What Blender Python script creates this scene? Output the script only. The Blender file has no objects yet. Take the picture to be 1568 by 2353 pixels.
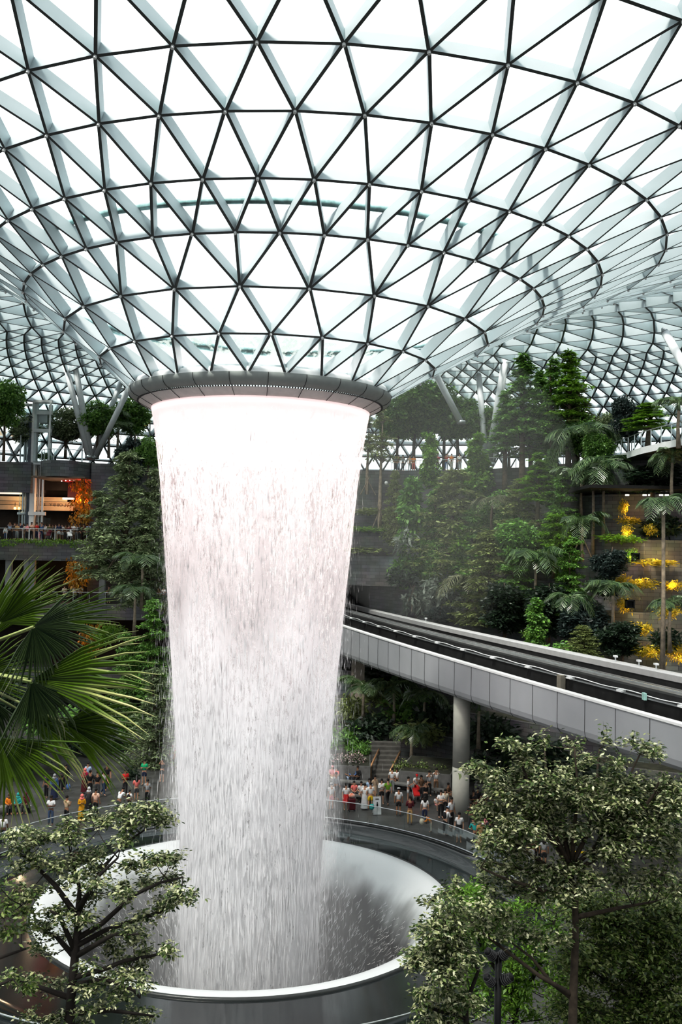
import bpy, bmesh, math, random
import numpy as np
from mathutils import Vector, Matrix
R = math.radians
sin, cos, pi = math.sin, math.cos, math.pi
rnd = random.Random(11)
nrg = np.random.default_rng(5)
scene = bpy.context.scene
col = scene.collection

# ------------------------------------------------------------------ camera
IW, IH, F = 1568, 2353, 2150.0
PITCH, ROLL = R(2.1), 0.020
CAM = Vector((0, 0, 16.5))
FWD = Vector((0, cos(PITCH), sin(PITCH)))
R0 = Vector((1, 0, 0)); U0 = Vector((0, -sin(PITCH), cos(PITCH)))
EX = R0 * cos(ROLL) + U0 * sin(ROLL)
ED = R0 * sin(ROLL) - U0 * cos(ROLL)

def ray(px, py):
    return FWD + EX * ((px - IW / 2) / F) + ED * ((py - IH / 2) / F)
def at(px, py, Y):
    d = ray(px, py); return CAM + d * (Y / d.y)
def on_z(px, py, z):
    d = ray(px, py); return CAM + d * ((z - CAM.z) / d.z)
def proj(p):
    v = Vector(p) - CAM; k = v.dot(FWD)
    return (IW / 2 + F * v.dot(EX) / k, IH / 2 + F * v.dot(ED) / k)

cd = bpy.data.cameras.new('camera'); cam = bpy.data.objects.new('camera', cd); col.objects.link(cam)
cd.sensor_fit = 'VERTICAL'; cd.sensor_height = 36; cd.sensor_width = 24; cd.lens = F / IH * 36
cd.clip_start = 0.1; cd.clip_end = 600
cam.matrix_world = Matrix(((EX.x, -ED.x, -FWD.x, CAM.x), (EX.y, -ED.y, -FWD.y, CAM.y), (EX.z, -ED.z, -FWD.z, CAM.z), (0, 0, 0, 1)))
scene.camera = cam

# ------------------------------------------------------------------ materials
MATS = {}
def new_mat(name):
    m = bpy.data.materials.new(name); m.use_nodes = True
    nt = m.node_tree; nt.nodes.clear()
    out = nt.nodes.new('ShaderNodeOutputMaterial')
    return m, nt, out
def rgba(c): return (c[0], c[1], c[2], 1)
def mat(name, c, rough=0.6, metal=0.0, ior=1.45, noise=0.15, scale=3.0, emit=None, es=0.0, c2=None, stretch=(1, 1, 1)):
    if name in MATS: return MATS[name]
    m, nt, out = new_mat(name); N = nt.nodes.new; L = nt.links.new
    b = N('ShaderNodeBsdfPrincipled'); b.inputs['Roughness'].default_value = rough
    b.inputs['Metallic'].default_value = metal; b.inputs['IOR'].default_value = ior
    if noise > 0 or c2:
        tc = N('ShaderNodeTexCoord'); mp = N('ShaderNodeMapping'); mp.inputs['Scale'].default_value = stretch
        L(tc.outputs['Object'], mp.inputs['Vector'])
        no = N('ShaderNodeTexNoise'); no.inputs['Scale'].default_value = scale; no.inputs['Detail'].default_value = 4
        L(mp.outputs['Vector'], no.inputs['Vector'])
        cr = N('ShaderNodeValToRGB'); cr.color_ramp.elements[0].position = 0.32; cr.color_ramp.elements[1].position = 0.68
        k = c2 if c2 else tuple(x * (1 - noise) for x in c)
        cr.color_ramp.elements[0].color = rgba(k); cr.color_ramp.elements[1].color = rgba(tuple(min(1, x * (1 + noise)) for x in c) if not c2 else c)
        L(no.outputs['Fac'], cr.inputs['Fac']); L(cr.outputs['Color'], b.inputs['Base Color'])
    else:
        b.inputs['Base Color'].default_value = rgba(c)
    if emit:
        b.inputs['Emission Color'].default_value = rgba(emit); b.inputs['Emission Strength'].default_value = es
    L(b.outputs['BSDF'], out.inputs['Surface']); MATS[name] = m; return m

def leaf_mat(name, cols, trans=0.35, rough=0.5, gloss=0.06):
    """leaf shader: colour picked per leaf, some light let through"""
    if name in MATS: return MATS[name]
    m, nt, out = new_mat(name); N = nt.nodes.new; L = nt.links.new
    g = N('ShaderNodeNewGeometry'); cr = N('ShaderNodeValToRGB'); cr.color_ramp.interpolation = 'LINEAR'
    e = cr.color_ramp.elements
    n = len(cols)
    e[0].position = 0; e[0].color = rgba(cols[0]); e[1].position = 1; e[1].color = rgba(cols[-1])
    for i in range(1, n - 1):
        x = e.new(i / (n - 1)); x.color = rgba(cols[i])
    L(g.outputs['Random Per Island'], cr.inputs['Fac'])
    d = N('ShaderNodeBsdfDiffuse'); t = N('ShaderNodeBsdfTranslucent'); mx = N('ShaderNodeMixShader'); mx.inputs[0].default_value = trans
    L(cr.outputs['Color'], d.inputs['Color']); L(cr.outputs['Color'], t.inputs['Color'])
    L(d.outputs[0], mx.inputs[1]); L(t.outputs[0], mx.inputs[2])
    gl = N('ShaderNodeBsdfGlossy'); gl.inputs['Roughness'].default_value = rough; m2 = N('ShaderNodeMixShader'); m2.inputs[0].default_value = gloss
    L(mx.outputs[0], m2.inputs[1]); L(gl.outputs[0], m2.inputs[2])
    L(m2.outputs[0], out.inputs['Surface']); MATS[name] = m; return m

def glass_mat(name, tint=(0.93, 0.97, 0.97), refl=1.0, fac=None):
    if name in MATS: return MATS[name]
    m, nt, out = new_mat(name); N = nt.nodes.new; L = nt.links.new
    t = N('ShaderNodeBsdfTransparent'); t.inputs['Color'].default_value = rgba(tint)
    gl = N('ShaderNodeBsdfGlossy'); gl.inputs['Roughness'].default_value = 0.03; gl.inputs['Color'].default_value = rgba((0.85, 0.95, 0.95))
    fr = N('ShaderNodeFresnel'); fr.inputs['IOR'].default_value = 1.45
    mu = N('ShaderNodeMath'); mu.operation = 'MULTIPLY'; mu.inputs[1].default_value = refl
    L(fr.outputs[0], mu.inputs[0]); mx = N('ShaderNodeMixShader')
    if fac is not None: mx.inputs[0].default_value = fac
    else: L(mu.outputs[0], mx.inputs[0])
    L(t.outputs[0], mx.inputs[1]); L(gl.outputs[0], mx.inputs[2]); L(mx.outputs[0], out.inputs['Surface']); MATS[name] = m; return m

def stone_mat(name, c, mortar, bw=0.9, bh=0.32, rough=0.55):
    """dark split stone laid in running courses, mapped on the wall's own length and height"""
    if name in MATS: return MATS[name]
    m, nt, out = new_mat(name); N = nt.nodes.new; L = nt.links.new
    tc = N('ShaderNodeTexCoord'); br = N('ShaderNodeTexBrick')
    L(tc.outputs['UV'], br.inputs['Vector'])
    br.inputs['Scale'].default_value = 1.0; br.inputs['Brick Width'].default_value = bw; br.inputs['Row Height'].default_value = bh
    br.inputs['Mortar Size'].default_value = 0.012; br.inputs['Color1'].default_value = rgba(c)
    br.inputs['Color2'].default_value = rgba(tuple(x * 0.55 for x in c)); br.inputs['Mortar'].default_value = rgba(mortar)
    no = N('ShaderNodeTexNoise'); no.inputs['Scale'].default_value = 0.5; no.inputs['Detail'].default_value = 5
    L(tc.outputs['Object'], no.inputs['Vector'])
    mx = N('ShaderNodeMixRGB'); mx.blend_type = 'MULTIPLY'; mx.inputs[0].default_value = 0.6
    L(br.outputs['Color'], mx.inputs[1]); L(no.outputs['Color'], mx.inputs[2])
    b = N('ShaderNodeBsdfPrincipled'); b.inputs['Roughness'].default_value = rough
    g = N('ShaderNodeGamma'); g.inputs[1].default_value = 1.0
    L(mx.outputs[0], g.inputs[0]); L(g.outputs[0], b.inputs['Base Color'])
    L(b.outputs[0], out.inputs['Surface']); MATS[name] = m; return m

# ------------------------------------------------------------------ mesh builder
class MB:
    def __init__(s): s.v = []; s.f = []; s.m = []; s.uv = None
    def add(s, vs, fs, mi=0):
        o = len(s.v); s.v.extend([tuple(v) for v in vs])
        for f in fs: s.f.append([o + i for i in f]); s.m.append(mi)
        return s
    def hexa(s, p, mi=0, bottom=None):   # 8 points: 0-3 bottom loop, 4-7 top loop
        b = mi if bottom is None else bottom
        o = len(s.v); s.v.extend([tuple(v) for v in p])
        for f, k in (((3, 2, 1, 0), b), ((4, 5, 6, 7), mi), ((0, 1, 5, 4), mi), ((1, 2, 6, 5), mi), ((2, 3, 7, 6), mi), ((3, 0, 4, 7), mi)):
            s.f.append([o + i for i in f]); s.m.append(k)
        return s
    def box(s, c, d, rot=None, mi=0):
        c = Vector(c); x, y, z = d[0] / 2, d[1] / 2, d[2] / 2
        p = [Vector(q) for q in ((-x, -y, -z), (x, -y, -z), (x, y, -z), (-x, y, -z), (-x, -y, z), (x, -y, z), (x, y, z), (-x, y, z))]
        if rot is not None: p = [rot @ q for q in p]
        return s.hexa([c + q for q in p], mi)
    def bar(s, a, b, w, h, up=(0, 0, 1), mi=0, bottom=None, hang=False):
        a = Vector(a); b = Vector(b); d = (b - a).normalized(); up = Vector(up)
        sd = d.cross(up)
        if sd.length < 1e-5: sd = d.cross(Vector((1, 0, 0)))
        sd = sd.normalized() * (w / 2); u = sd.cross(d).normalized()
        lo, hi = (-h, 0.0) if hang else (-h / 2, h / 2)
        return s.hexa([a - sd + u * lo, a + sd + u * lo, b + sd + u * lo, b - sd + u * lo,
                       a - sd + u * hi, a + sd + u * hi, b + sd + u * hi, b - sd + u * hi], mi, bottom)
    def tube(s, pts, rad, n=8, mi=0, cap=True):
        pts = [Vector(p) for p in pts]; k = len(pts)
        if not isinstance(rad, (list, tuple)): rad = [rad] * k
        o = len(s.v); ref = Vector((0.31, 0.17, 0.93))
        for i, p in enumerate(pts):
            d = (pts[min(i + 1, k - 1)] - pts[max(i - 1, 0)])
            if d.length < 1e-9: d = Vector((0, 0, 1))
            d.normalize()
            r_ = ref if abs(d.dot(ref)) < 0.95 else Vector((1, 0, 0))
            a = d.cross(r_).normalized(); b = d.cross(a)
            for j in range(n):
                t = 2 * pi * j / n; s.v.append(tuple(p + (a * cos(t) + b * sin(t)) * rad[i]))
        for i in range(k - 1):
            for j in range(n):
                s.f.append([o + i * n + j, o + i * n + (j + 1) % n, o + (i + 1) * n + (j + 1) % n, o + (i + 1) * n + j]); s.m.append(mi)
        if cap:
            s.f.append([o + j for j in range(n)][::-1]); s.m.append(mi)
            s.f.append([o + (k - 1) * n + j for j in range(n)]); s.m.append(mi)
        return s
    def lathe(s, prof, c=(0, 0), n=64, a0=0.0, a1=2 * pi, mi=0, mfun=None):
        o = len(s.v); full = abs(a1 - a0 - 2 * pi) < 1e-6; k = n if full else n + 1
        for r_, z in prof:
            for j in range(k):
                t = a0 + (a1 - a0) * j / n; s.v.append((c[0] + r_ * sin(t), c[1] - r_ * cos(t), z))
        for i in range(len(prof) - 1):
            for j in range(n):
                q = (j + 1) % k
                s.f.append([o + i * k + j, o + i * k + q, o + (i + 1) * k + q, o + (i + 1) * k + j]); s.m.append(mi if mfun is None else mfun(i, j))
        return s
    def ball(s, c, r_, n=8, mi=0, sc=(1, 1, 1)):
        prof = [(max(1e-4, sin(pi * i / n)) , -cos(pi * i / n)) for i in range(n + 1)]
        o = len(s.v); s.lathe(prof, (0, 0), n, mi=mi)
        for i in range(o, len(s.v)):
            v = s.v[i]; s.v[i] = (c[0] + v[0] * r_ * sc[0], c[1] + v[1] * r_ * sc[1], c[2] + v[2] * r_ * sc[2])
        return s
    def mesh(s, name):
        me = bpy.data.meshes.new(name); me.from_pydata(s.v, [], s.f)
        if s.uv:
            ul = me.uv_layers.new(name='UVMap')
            for l in me.loops: ul.data[l.index].uv = s.uv[l.vertex_index]
        if any(s.m): me.polygons.foreach_set('material_index', s.m)
        return me
    def build(s, name, mats, parent=None, smooth=False, loc=None):
        me = s.mesh(name)
        for m in (mats if isinstance(mats, (list, tuple)) else [mats]): me.materials.append(m)
        if smooth: me.polygons.foreach_set('use_smooth', [True] * len(me.polygons))
        me.update()
        return link(name, me, parent, loc)

def link(name, data, parent=None, loc=None):
    o = bpy.data.objects.new(name, data); col.objects.link(o)
    if parent: o.parent = parent
    if loc is not None: o.location = loc
    return o
def empty(name, loc=(0, 0, 0), rz=0.0):
    o = bpy.data.objects.new(name, None); col.objects.link(o); o.location = loc; o.rotation_euler = (0, 0, rz); o.empty_display_size = 0.2
    return o
def tag(o, label=None, cat=None, group=None, kind=None):
    if label: o['label'] = label
    if cat: o['category'] = cat
    if group: o['group'] = group
    if kind: o['kind'] = kind
    return o
KIDS = {}
def copy_tree(o, parent=None):
    c = o.copy(); col.objects.link(c); c.parent = parent
    for ch in list(o.children): copy_tree(ch, c)
    return c

# ------------------------------------------------------------------ common materials
M_steel = mat('painted_steel', (0.50, 0.575, 0.595), 0.5, noise=0.05, scale=0.6)
M_under_shade = mat('underside_shade', (0.075, 0.085, 0.085), 0.6, noise=0.1)  # shade on the beam undersides, put into the colour
M_pole = mat('column_paint', (0.80, 0.84, 0.86), 0.45, noise=0.04)
M_white = mat('white_paint', (0.88, 0.9, 0.9), 0.4, noise=0.04)
M_glass = glass_mat('roof_glass', (0.96, 0.98, 0.98), 0.8)
M_rail_glass = glass_mat('railing_glass', (0.88, 0.93, 0.93), 0.28)
M_rail = mat('brushed_rail', (0.62, 0.65, 0.66), 0.3, 0.6, noise=0.05)
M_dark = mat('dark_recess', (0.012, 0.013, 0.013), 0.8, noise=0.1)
M_stone = stone_mat('dark_stone_courses', (0.23, 0.235, 0.24), (0.04, 0.042, 0.044))
M_stone_warm = stone_mat('sandstone_courses', (0.24, 0.21, 0.16), (0.07, 0.06, 0.045), 1.1, 0.36)
M_concrete = mat('grey_concrete', (0.30, 0.31, 0.31), 0.7, noise=0.15, scale=1.2)

# ------------------------------------------------------------------ the glass roof: a funnel that rises from the oculus and rolls over to the far rim
AX, AY, CZ = -4.0, 45.9, 16.5
# r, height above camera, centre x, number of nodes, phase in degrees
RG = [(6.27, 7.32, -4.04, 24, -0.5), (8.15, 8.60, -3.68, 24, 4.8), (10.24, 9.95, -3.25, 24, -4.6), (12.4, 11.33, -2.83, 48, -5.6),
      (14.6, 12.45, -2.44, 48, -2.4), (16.9, 13.7, -1.97, 48, 0.9), (19.3, 14.6, -1.5, 48, -3.6), (21.9, 15.6, -1.1, 48, -0.4)]
ph = -0.4
crest = [(24.6, 16.6), (26.9, 17.4), (29.3, 18.0), (31.8, 18.35), (34.4, 18.5), (37, 18.5), (39.7, 18.4), (42.4, 18.25)]
for i, (r_, h) in enumerate(crest):
    step = 360 / 96; ph = ph if i == 0 else ph + step / 2
    RG.append((r_, h, -0.8 + 0.25 * i, 96, ph % 360))
outer = [(44.6, 18.05), (46.6, 17.8), (48.5, 17.5), (50.3, 17.1), (52, 16.6), (53.6, 15.9), (55, 15.1), (56.3, 14.1), (57.4, 12.9), (58.3, 11.6), (58.9, 10.2), (59.3, 8.6), (59.6, 6.9)]
for i, (r_, h) in enumerate(outer):
    step = 360 / 192; ph = ph if i == 0 else ph + step / 2
    RG.append((r_, h, 1.2, 192, ph % 360))

RG = [(r_ if r_ < 24 else 24 + (r_ - 24) * 1.13, h if r_ < 24 else h * (1 + 0.05 * min(1, (r_ - 24) / 12)), cx, n, p) for r_, h, cx, n, p in RG]
def ring_nodes(i):
    r_, h, cx, n, p = RG[i]
    a, b = RG[max(i - 1, 0)], RG[min(i + 1, len(RG) - 1)]
    t = Vector((b[0] - a[0], 0, b[1] - a[1])).normalized()
    out = []
    for k in range(n):
        t_ = R(p + 360 * k / n)
        pos = Vector((cx + r_ * sin(t_), AY - r_ * cos(t_), CZ + h + 0.012 * 0))
        nrm = Vector((-t.z * sin(t_), t.z * cos(t_), t.x))
        pos = pos + nrm * (0.47 if r_ < 40 else 0.3)
        out.append((pos, nrm, (p + 360 * k / n) % 360))
    return out
NODES = [ring_nodes(i) for i in range(len(RG))]
roof = empty('ceiling', (AX, AY, CZ)); tag(roof, kind='structure')
roof['label'] = 'white steel triangle grid glass roof funnelling down to the round opening'
def keep(i, ang):            # the outermost bands end where the building behind the camera begins
    return RG[i][0] < 46 or 62 < ang < 298
OFF = Vector((-AX, -AY, -CZ))
def dang(a, b):
    d = (a - b + 180) % 360 - 180; return d
for i in range(len(RG)):
    A = NODES[i]; n = len(A); w, dp = (0.11, 0.50) if RG[i][0] < 30 else (0.15, 1.0)
    m = MB()
    for k in range(n):
        p0, n0, a0 = A[k]; p1, n1, a1 = A[(k + 1) % n]
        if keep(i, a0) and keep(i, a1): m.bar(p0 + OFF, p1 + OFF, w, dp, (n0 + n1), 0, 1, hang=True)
    o = m.build('ring_beam', [M_steel, M_under_shade], roof); tag(o, kind='structure')
    if i < 8:
        jm = MB()
        for p0, n0, a0 in A:
            jm.tube([p0 + OFF - n0 * (dp - 0.03), p0 + OFF - n0 * (dp + 0.10)], 0.055, 6)
        tag(jm.build('node_joint', M_white, o), kind='stuff')
    if i + 1 == len(RG): break
    Bn = NODES[i + 1]; st = 360 / min(len(A), len(Bn)); m = MB(); tri = set()
    # sort by angle and connect near neighbours
    conn = {}
    for k, (p0, n0, a0) in enumerate(A):
        for j, (p1, n1, a1) in enumerate(Bn):
            if abs(dang(a0, a1)) < 0.74 * st:
                conn.setdefault(k, []).append(j)
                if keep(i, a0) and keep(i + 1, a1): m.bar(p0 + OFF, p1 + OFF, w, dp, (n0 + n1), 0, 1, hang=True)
    tag(m.build('diagonal_lattice', [M_steel, M_under_shade], roof), kind='structure')
    g = MB()
    for k in conn:
        js = sorted(conn[k], key=lambda j: dang(Bn[j][2], A[k][2]))
        for x, y in zip(js, js[1:]):
            if keep(i, A[k][2]): g.add([A[k][0] + OFF, Bn[x][0] + OFF, Bn[y][0] + OFF], [(0, 2, 1)])
        k2 = (k + 1) % len(A); sh = set(js) & set(conn.get(k2, []))
        for j in sh:
            if keep(i, A[k][2]): g.add([A[k][0] + OFF, A[k2][0] + OFF, Bn[j][0] + OFF], [(0, 1, 2)])
    tag(g.build('glass_band', M_glass, roof), kind='structure')
# gutter pipe lying on the outside of the fourth ring
pr = 12.95
m = MB()
pts = [Vector((-2.75 + pr * sin(t) - AX, -pr * cos(t), 12.28)) for t in [2 * pi * k / 96 for k in range(97)]]
m.tube(pts, 0.13, 8, cap=False)
tag(m.build('gutter_pipe', mat('teal_gutter', (0.35, 0.55, 0.55), 0.35, noise=0.5, scale=2.5), roof, True), kind='structure')

# ------------------------------------------------------------------ rim of the oculus
oc = empty('oculus_rim', (-4.04, AY, CZ + 6.6))
tag(oc, 'grey panelled ring around the round roof opening the water falls from', 'roof opening rim')
z0 = -6.6
M_fas = mat('fascia_dark', (0.36, 0.385, 0.375), 0.5, noise=0.06)
M_fas2 = mat('fascia_light', (0.82, 0.79, 0.78), 0.5, noise=0.05)
MB().lathe([(5.7, 7.62 + z0), (6.32, 7.60 + z0), (6.40, 7.48 + z0), (6.40, 7.36 + z0)], n=96).build('top_flange', M_white, oc, True)
MB().lathe([(6.40, 7.36 + z0), (6.42, 7.25 + z0), (6.36, 7.08 + z0), (6.2, 6.93 + z0), (5.98, 6.84 + z0)], n=96).build('upper_fascia', M_fas, oc, True)
MB().lathe([(5.92, 6.80 + z0), (5.68, 6.66 + z0), (5.48, 6.56 + z0), (5.37, 6.50 + z0), (5.2, 6.52 + z0), (5.1, 6.9 + z0)], n=96).build('lower_fascia', M_fas2, oc, True)
m = MB()
for k in range(300):
    t = 2 * pi * k / 300
    m.box((5.95 * sin(t), -5.95 * cos(t), 6.815 + z0), (0.05, 0.09, 0.045), Matrix.Rotation(t, 3, 'Z'))
tag(m.build('drip_comb', M_dark, oc), kind='stuff')
for k in range(24):
    m = MB(); t = 2 * pi * (k + 0.5) / 24
    P = [(6.425, 7.34), (6.43, 7.25), (6.37, 7.07), (6.21, 6.915), (5.99, 6.825), (5.69, 6.65), (5.49, 6.55), (5.38, 6.49)]
    m.tube([(a * sin(t), -a * cos(t), b + z0) for a, b in P], 0.012, 4)
    m.build('panel_joint', M_dark, oc)
# ------------------------------------------------------------------ waterfall
def water_mat(name, cover0, tint, lo, hi, sx=7.0, sz=0.9, opaque_top=True, zt=6.3, zb=4.4, low=0.14):
    """falling water: white, broken into vertical streaks whose gaps let the view through"""
    m, nt, out = new_mat(name); N = nt.nodes.new; L = nt.links.new
    tc = N('ShaderNodeTexCoord'); mp = N('ShaderNodeMapping'); mp.inputs['Scale'].default_value = (sx, sx, sz)
    L(tc.outputs['Object'], mp.inputs['Vector'])
    n1 = N('ShaderNodeTexNoise'); n1.inputs['Scale'].default_value = 1.0; n1.inputs['Detail'].default_value = 5; n1.inputs['Roughness'].default_value = 0.65
    L(mp.outputs[0], n1.inputs['Vector'])
    mp2 = N('ShaderNodeMapping'); mp2.inputs['Scale'].default_value = (0.9, 0.9, 0.07); L(tc.outputs['Object'], mp2.inputs['Vector'])
    n2 = N('ShaderNodeTexNoise'); n2.inputs['Scale'].default_value = 1.0; n2.inputs['Detail'].default_value = 3; L(mp2.outputs[0], n2.inputs['Vector'])
    ad = N('ShaderNodeMath'); ad.operation = 'MULTIPLY_ADD'; ad.inputs[1].default_value = 0.55; L(n2.outputs['Fac'], ad.inputs[0]); L(n1.outputs['Fac'], ad.inputs[2])
    sp = N('ShaderNodeSeparateXYZ'); L(tc.outputs['Object'], sp.inputs[0])
    zl = N('ShaderNodeMapRange'); zl.inputs['From Min'].default_value = 2.0; zl.inputs['From Max'].default_value = -14.0; zl.inputs['To Min'].default_value = 0; zl.inputs['To Max'].default_value = low
    L(sp.outputs['Z'], zl.inputs['Value']); az = N('ShaderNodeMath'); az.operation = 'ADD'; L(ad.outputs[0], az.inputs[0]); L(zl.outputs[0], az.inputs[1])
    mr = N('ShaderNodeMapRange'); mr.interpolation_type = 'SMOOTHSTEP'
    mr.inputs['From Min'].default_value = lo; mr.inputs['From Max'].default_value = hi; mr.inputs['To Min'].default_value = cover0; mr.inputs['To Max'].default_value = 1.0
    L(az.outputs[0], mr.inputs['Value'])
    top = N('ShaderNodeMapRange'); top.interpolation_type = 'SMOOTHSTEP'; top.inputs['From Min'].default_value = zb; top.inputs['From Max'].default_value = zt
    L(sp.outputs['Z'], top.inputs['Value'])
    mxm = N('ShaderNodeMath'); mxm.operation = 'MAXIMUM'; L(mr.outputs[0], mxm.inputs[0])
    if opaque_top: L(top.outputs[0], mxm.inputs[1])
    else: mxm.inputs[1].default_value = 0
    d = N('ShaderNodeBsdfDiffuse'); t = N('ShaderNodeBsdfTranslucent'); mx = N('ShaderNodeMixShader'); mx.inputs[0].default_value = 0.5
    pk = N('ShaderNodeMapRange'); pk.inputs['From Min'].default_value = -9.0; pk.inputs['From Max'].default_value = 3.0; L(sp.outputs['Z'], pk.inputs['Value'])
    cr = N('ShaderNodeMixRGB'); L(pk.outputs[0], cr.inputs[0]); cr.inputs[1].default_value = rgba((0.87, 0.87, 0.88)); cr.inputs[2].default_value = rgba(tint)
    L(cr.outputs[0], d.inputs['Color']); L(cr.outputs[0], t.inputs['Color']); L(d.outputs[0], mx.inputs[1]); L(t.outputs[0], mx.inputs[2])
    tr = N('ShaderNodeBsdfTransparent'); m2 = N('ShaderNodeMixShader'); L(mxm.outputs[0], m2.inputs[0]); L(tr.outputs[0], m2.inputs[1]); L(mx.outputs[0], m2.inputs[2])
    L(m2.outputs[0], out.inputs['Surface']); MATS[name] = m; return m
WP = [(5.36, 6.62), (5.33, 6.45), (5.24, 6.0), (5.13, 5.3), (4.98, 4.2), (4.82, 3.0), (4.66, 1.2), (4.48, -0.8), (4.3, -2.8), (4.1, -5.2), (3.9, -7.6), (3.68, -10.4), (3.5, -13), (3.38, -15.8), (3.3, -18.5), (3.28, -22), (3.3, -26)]
def wr(z):
    for (a, za), (b, zb) in zip(WP, WP[1:]):
        if zb <= z <= za: return b + (a - b) * (z - zb) / (za - zb)
    return WP[-1][0]
fall = empty('waterfall', (AX - 0.02, AY, CZ))
tag(fall, 'tall white round waterfall dropping from the roof opening into the bowl', 'waterfall')
MB().lathe(WP, n=128).build('water_curtain', water_mat('water_outer', 0.08, (1.0, 0.92, 0.915), 0.735, 0.85, 7.5, 2.4, low=0.20), fall, True)
MB().lathe([(r_ - 0.32, z) for r_, z in WP], n=128).build('inner_curtain', water_mat('water_inner', 0.10, (1.0, 0.9, 0.9), 0.80, 1.0, 5.0, 1.2, low=0.2), fall, True)
MB().lathe([(r_ * 0.72, z - 1.0) for r_, z in WP], n=96).build('core_spray', water_mat('water_core', 0.10, (0.95, 0.93, 0.93), 0.80, 1.15, 2.2, 0.25, False, low=0.3), fall, True)
# drops: thin vertical streaks, more ragged the lower they are
def streaks(n, seed, zlo, zhi, jit, wmul, lmul, power=1.0):
    g = np.random.default_rng(seed)
    z = zhi - (zhi - zlo) * g.random(n) ** power
    rr = np.array([wr(q) for q in z]); th = g.random(n) * 2 * pi
    fall_t = (6.6 - z) / 28.0
    rr = rr + np.abs(g.normal(0, 1, n)) * jit * (0.15 + 1.5 * fall_t) - 0.10 * g.random(n)
    ln = (0.10 + 0.35 * g.random(n)) * lmul * (0.7 + fall_t); w = (0.010 + 0.018 * g.random(n)) * wmul
    cx, cy = rr * np.sin(th), -rr * np.cos(th)
    tx, ty = np.cos(th), np.sin(th)
    V = np.zeros((n, 4, 3))
    V[:, 0] = np.stack([cx, cy, z - ln], 1); V[:, 2] = np.stack([cx, cy, z + ln], 1)
    V[:, 1] = np.stack([cx + tx * w, cy + ty * w, z - ln * 0.3], 1); V[:, 3] = np.stack([cx - tx * w, cy - ty * w, z - ln * 0.3], 1)
    return V.reshape(-1, 3)
def quads_mesh(name, V, mats, smooth=False):
    n = len(V) // 4; me = bpy.data.meshes.new(name)
    me.vertices.add(4 * n); me.loops.add(4 * n); me.polygons.add(n)
    me.vertices.foreach_set('co', np.asarray(V, dtype=np.float32).ravel())
    me.loops.foreach_set('vertex_index', np.arange(4 * n, dtype=np.int32))
    me.polygons.foreach_set('loop_start', np.arange(0, 4 * n, 4, dtype=np.int32))
    me.update(calc_edges=True)
    for m in (mats if isinstance(mats, (list, tuple)) else [mats]): me.materials.append(m)
    return me
M_drop = leaf_mat('water_drops', [(0.80, 0.81, 0.82), (0.95, 0.94, 0.94)], 0.5, 0.3, 0.08)
V = np.concatenate([streaks(15000, 1, -24, 5.2, 0.16, 1.0, 1.0), streaks(9000, 2, -24, 4.0, 0.45, 0.8, 0.7, 0.7), streaks(6000, 3, -24, 3.0, 0.85, 0.6, 0.5, 0.65)])
MB().lathe([(6.05, 8.05), (6.3, 8.26), (6.65, 8.52), (6.95, 8.72)], (0, 0), 96).build('cascade_lip', water_mat('water_lip', 0.05, (0.75, 0.85, 0.80), 0.72, 0.9, 4.0, 1.5, False, low=0), fall, True)
tag(link('water_drops', quads_mesh('water_drops', V, M_drop), fall), kind='stuff')

# ------------------------------------------------------------------ bowl the water lands in, dark deck around it
BX, BY, ZR = -4.2, 45.9, -0.62
def bowl_mat():
    m, nt, out = new_mat('bowl_water_film'); N = nt.nodes.new; L = nt.links.new
    tc = N('ShaderNodeTexCoord'); sp = N('ShaderNodeSeparateXYZ'); L(tc.outputs['Object'], sp.inputs[0])
    # angle and depth give a flow pattern that runs down the bowl
    at2 = N('ShaderNodeMath'); at2.operation = 'ARCTAN2'; L(sp.outputs['X'], at2.inputs[0]); L(sp.outputs['Y'], at2.inputs[1])
    cb = N('ShaderNodeCombineXYZ'); mu = N('ShaderNodeMath'); mu.operation = 'MULTIPLY'; mu.inputs[1].default_value = 9.0; L(at2.outputs[0], mu.inputs[0])
    mz = N('ShaderNodeMath'); mz.operation = 'MULTIPLY'; mz.inputs[1].default_value = 0.45; L(sp.outputs['Z'], mz.inputs[0])
    L(mu.outputs[0], cb.inputs[0]); L(mz.outputs[0], cb.inputs[1])
    no = N('ShaderNodeTexNoise'); no.inputs['Scale'].default_value = 1.0; no.inputs['Detail'].default_value = 6; L(cb.outputs[0], no.inputs['Vector'])
    big = N('ShaderNodeTexNoise'); big.inputs['Scale'].default_value = 0.28; big.inputs['Detail'].default_value = 3; L(tc.outputs['Object'], big.inputs['Vector'])
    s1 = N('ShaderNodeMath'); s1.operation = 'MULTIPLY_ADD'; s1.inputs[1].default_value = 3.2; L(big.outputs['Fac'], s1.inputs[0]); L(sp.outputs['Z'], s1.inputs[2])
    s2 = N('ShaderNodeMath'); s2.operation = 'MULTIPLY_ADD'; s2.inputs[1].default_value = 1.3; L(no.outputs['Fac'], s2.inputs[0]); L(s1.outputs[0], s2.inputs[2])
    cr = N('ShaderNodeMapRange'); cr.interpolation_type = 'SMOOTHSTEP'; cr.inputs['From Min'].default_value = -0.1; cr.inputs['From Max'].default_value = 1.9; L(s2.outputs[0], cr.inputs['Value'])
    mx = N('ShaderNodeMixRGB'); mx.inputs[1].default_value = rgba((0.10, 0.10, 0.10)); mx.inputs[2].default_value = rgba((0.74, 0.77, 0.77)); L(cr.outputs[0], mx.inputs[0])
    b = N('ShaderNodeBsdfPrincipled'); b.inputs['Roughness'].default_value = 0.35; L(mx.outputs[0], b.inputs['Base Color']); L(b.outputs[0], out.inputs['Surface']); return m
bowl = empty('waterfall_bowl', (BX, BY, ZR)); tag(bowl, 'huge round funnel bowl with white water pouring over its inner rim', 'bowl')
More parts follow.
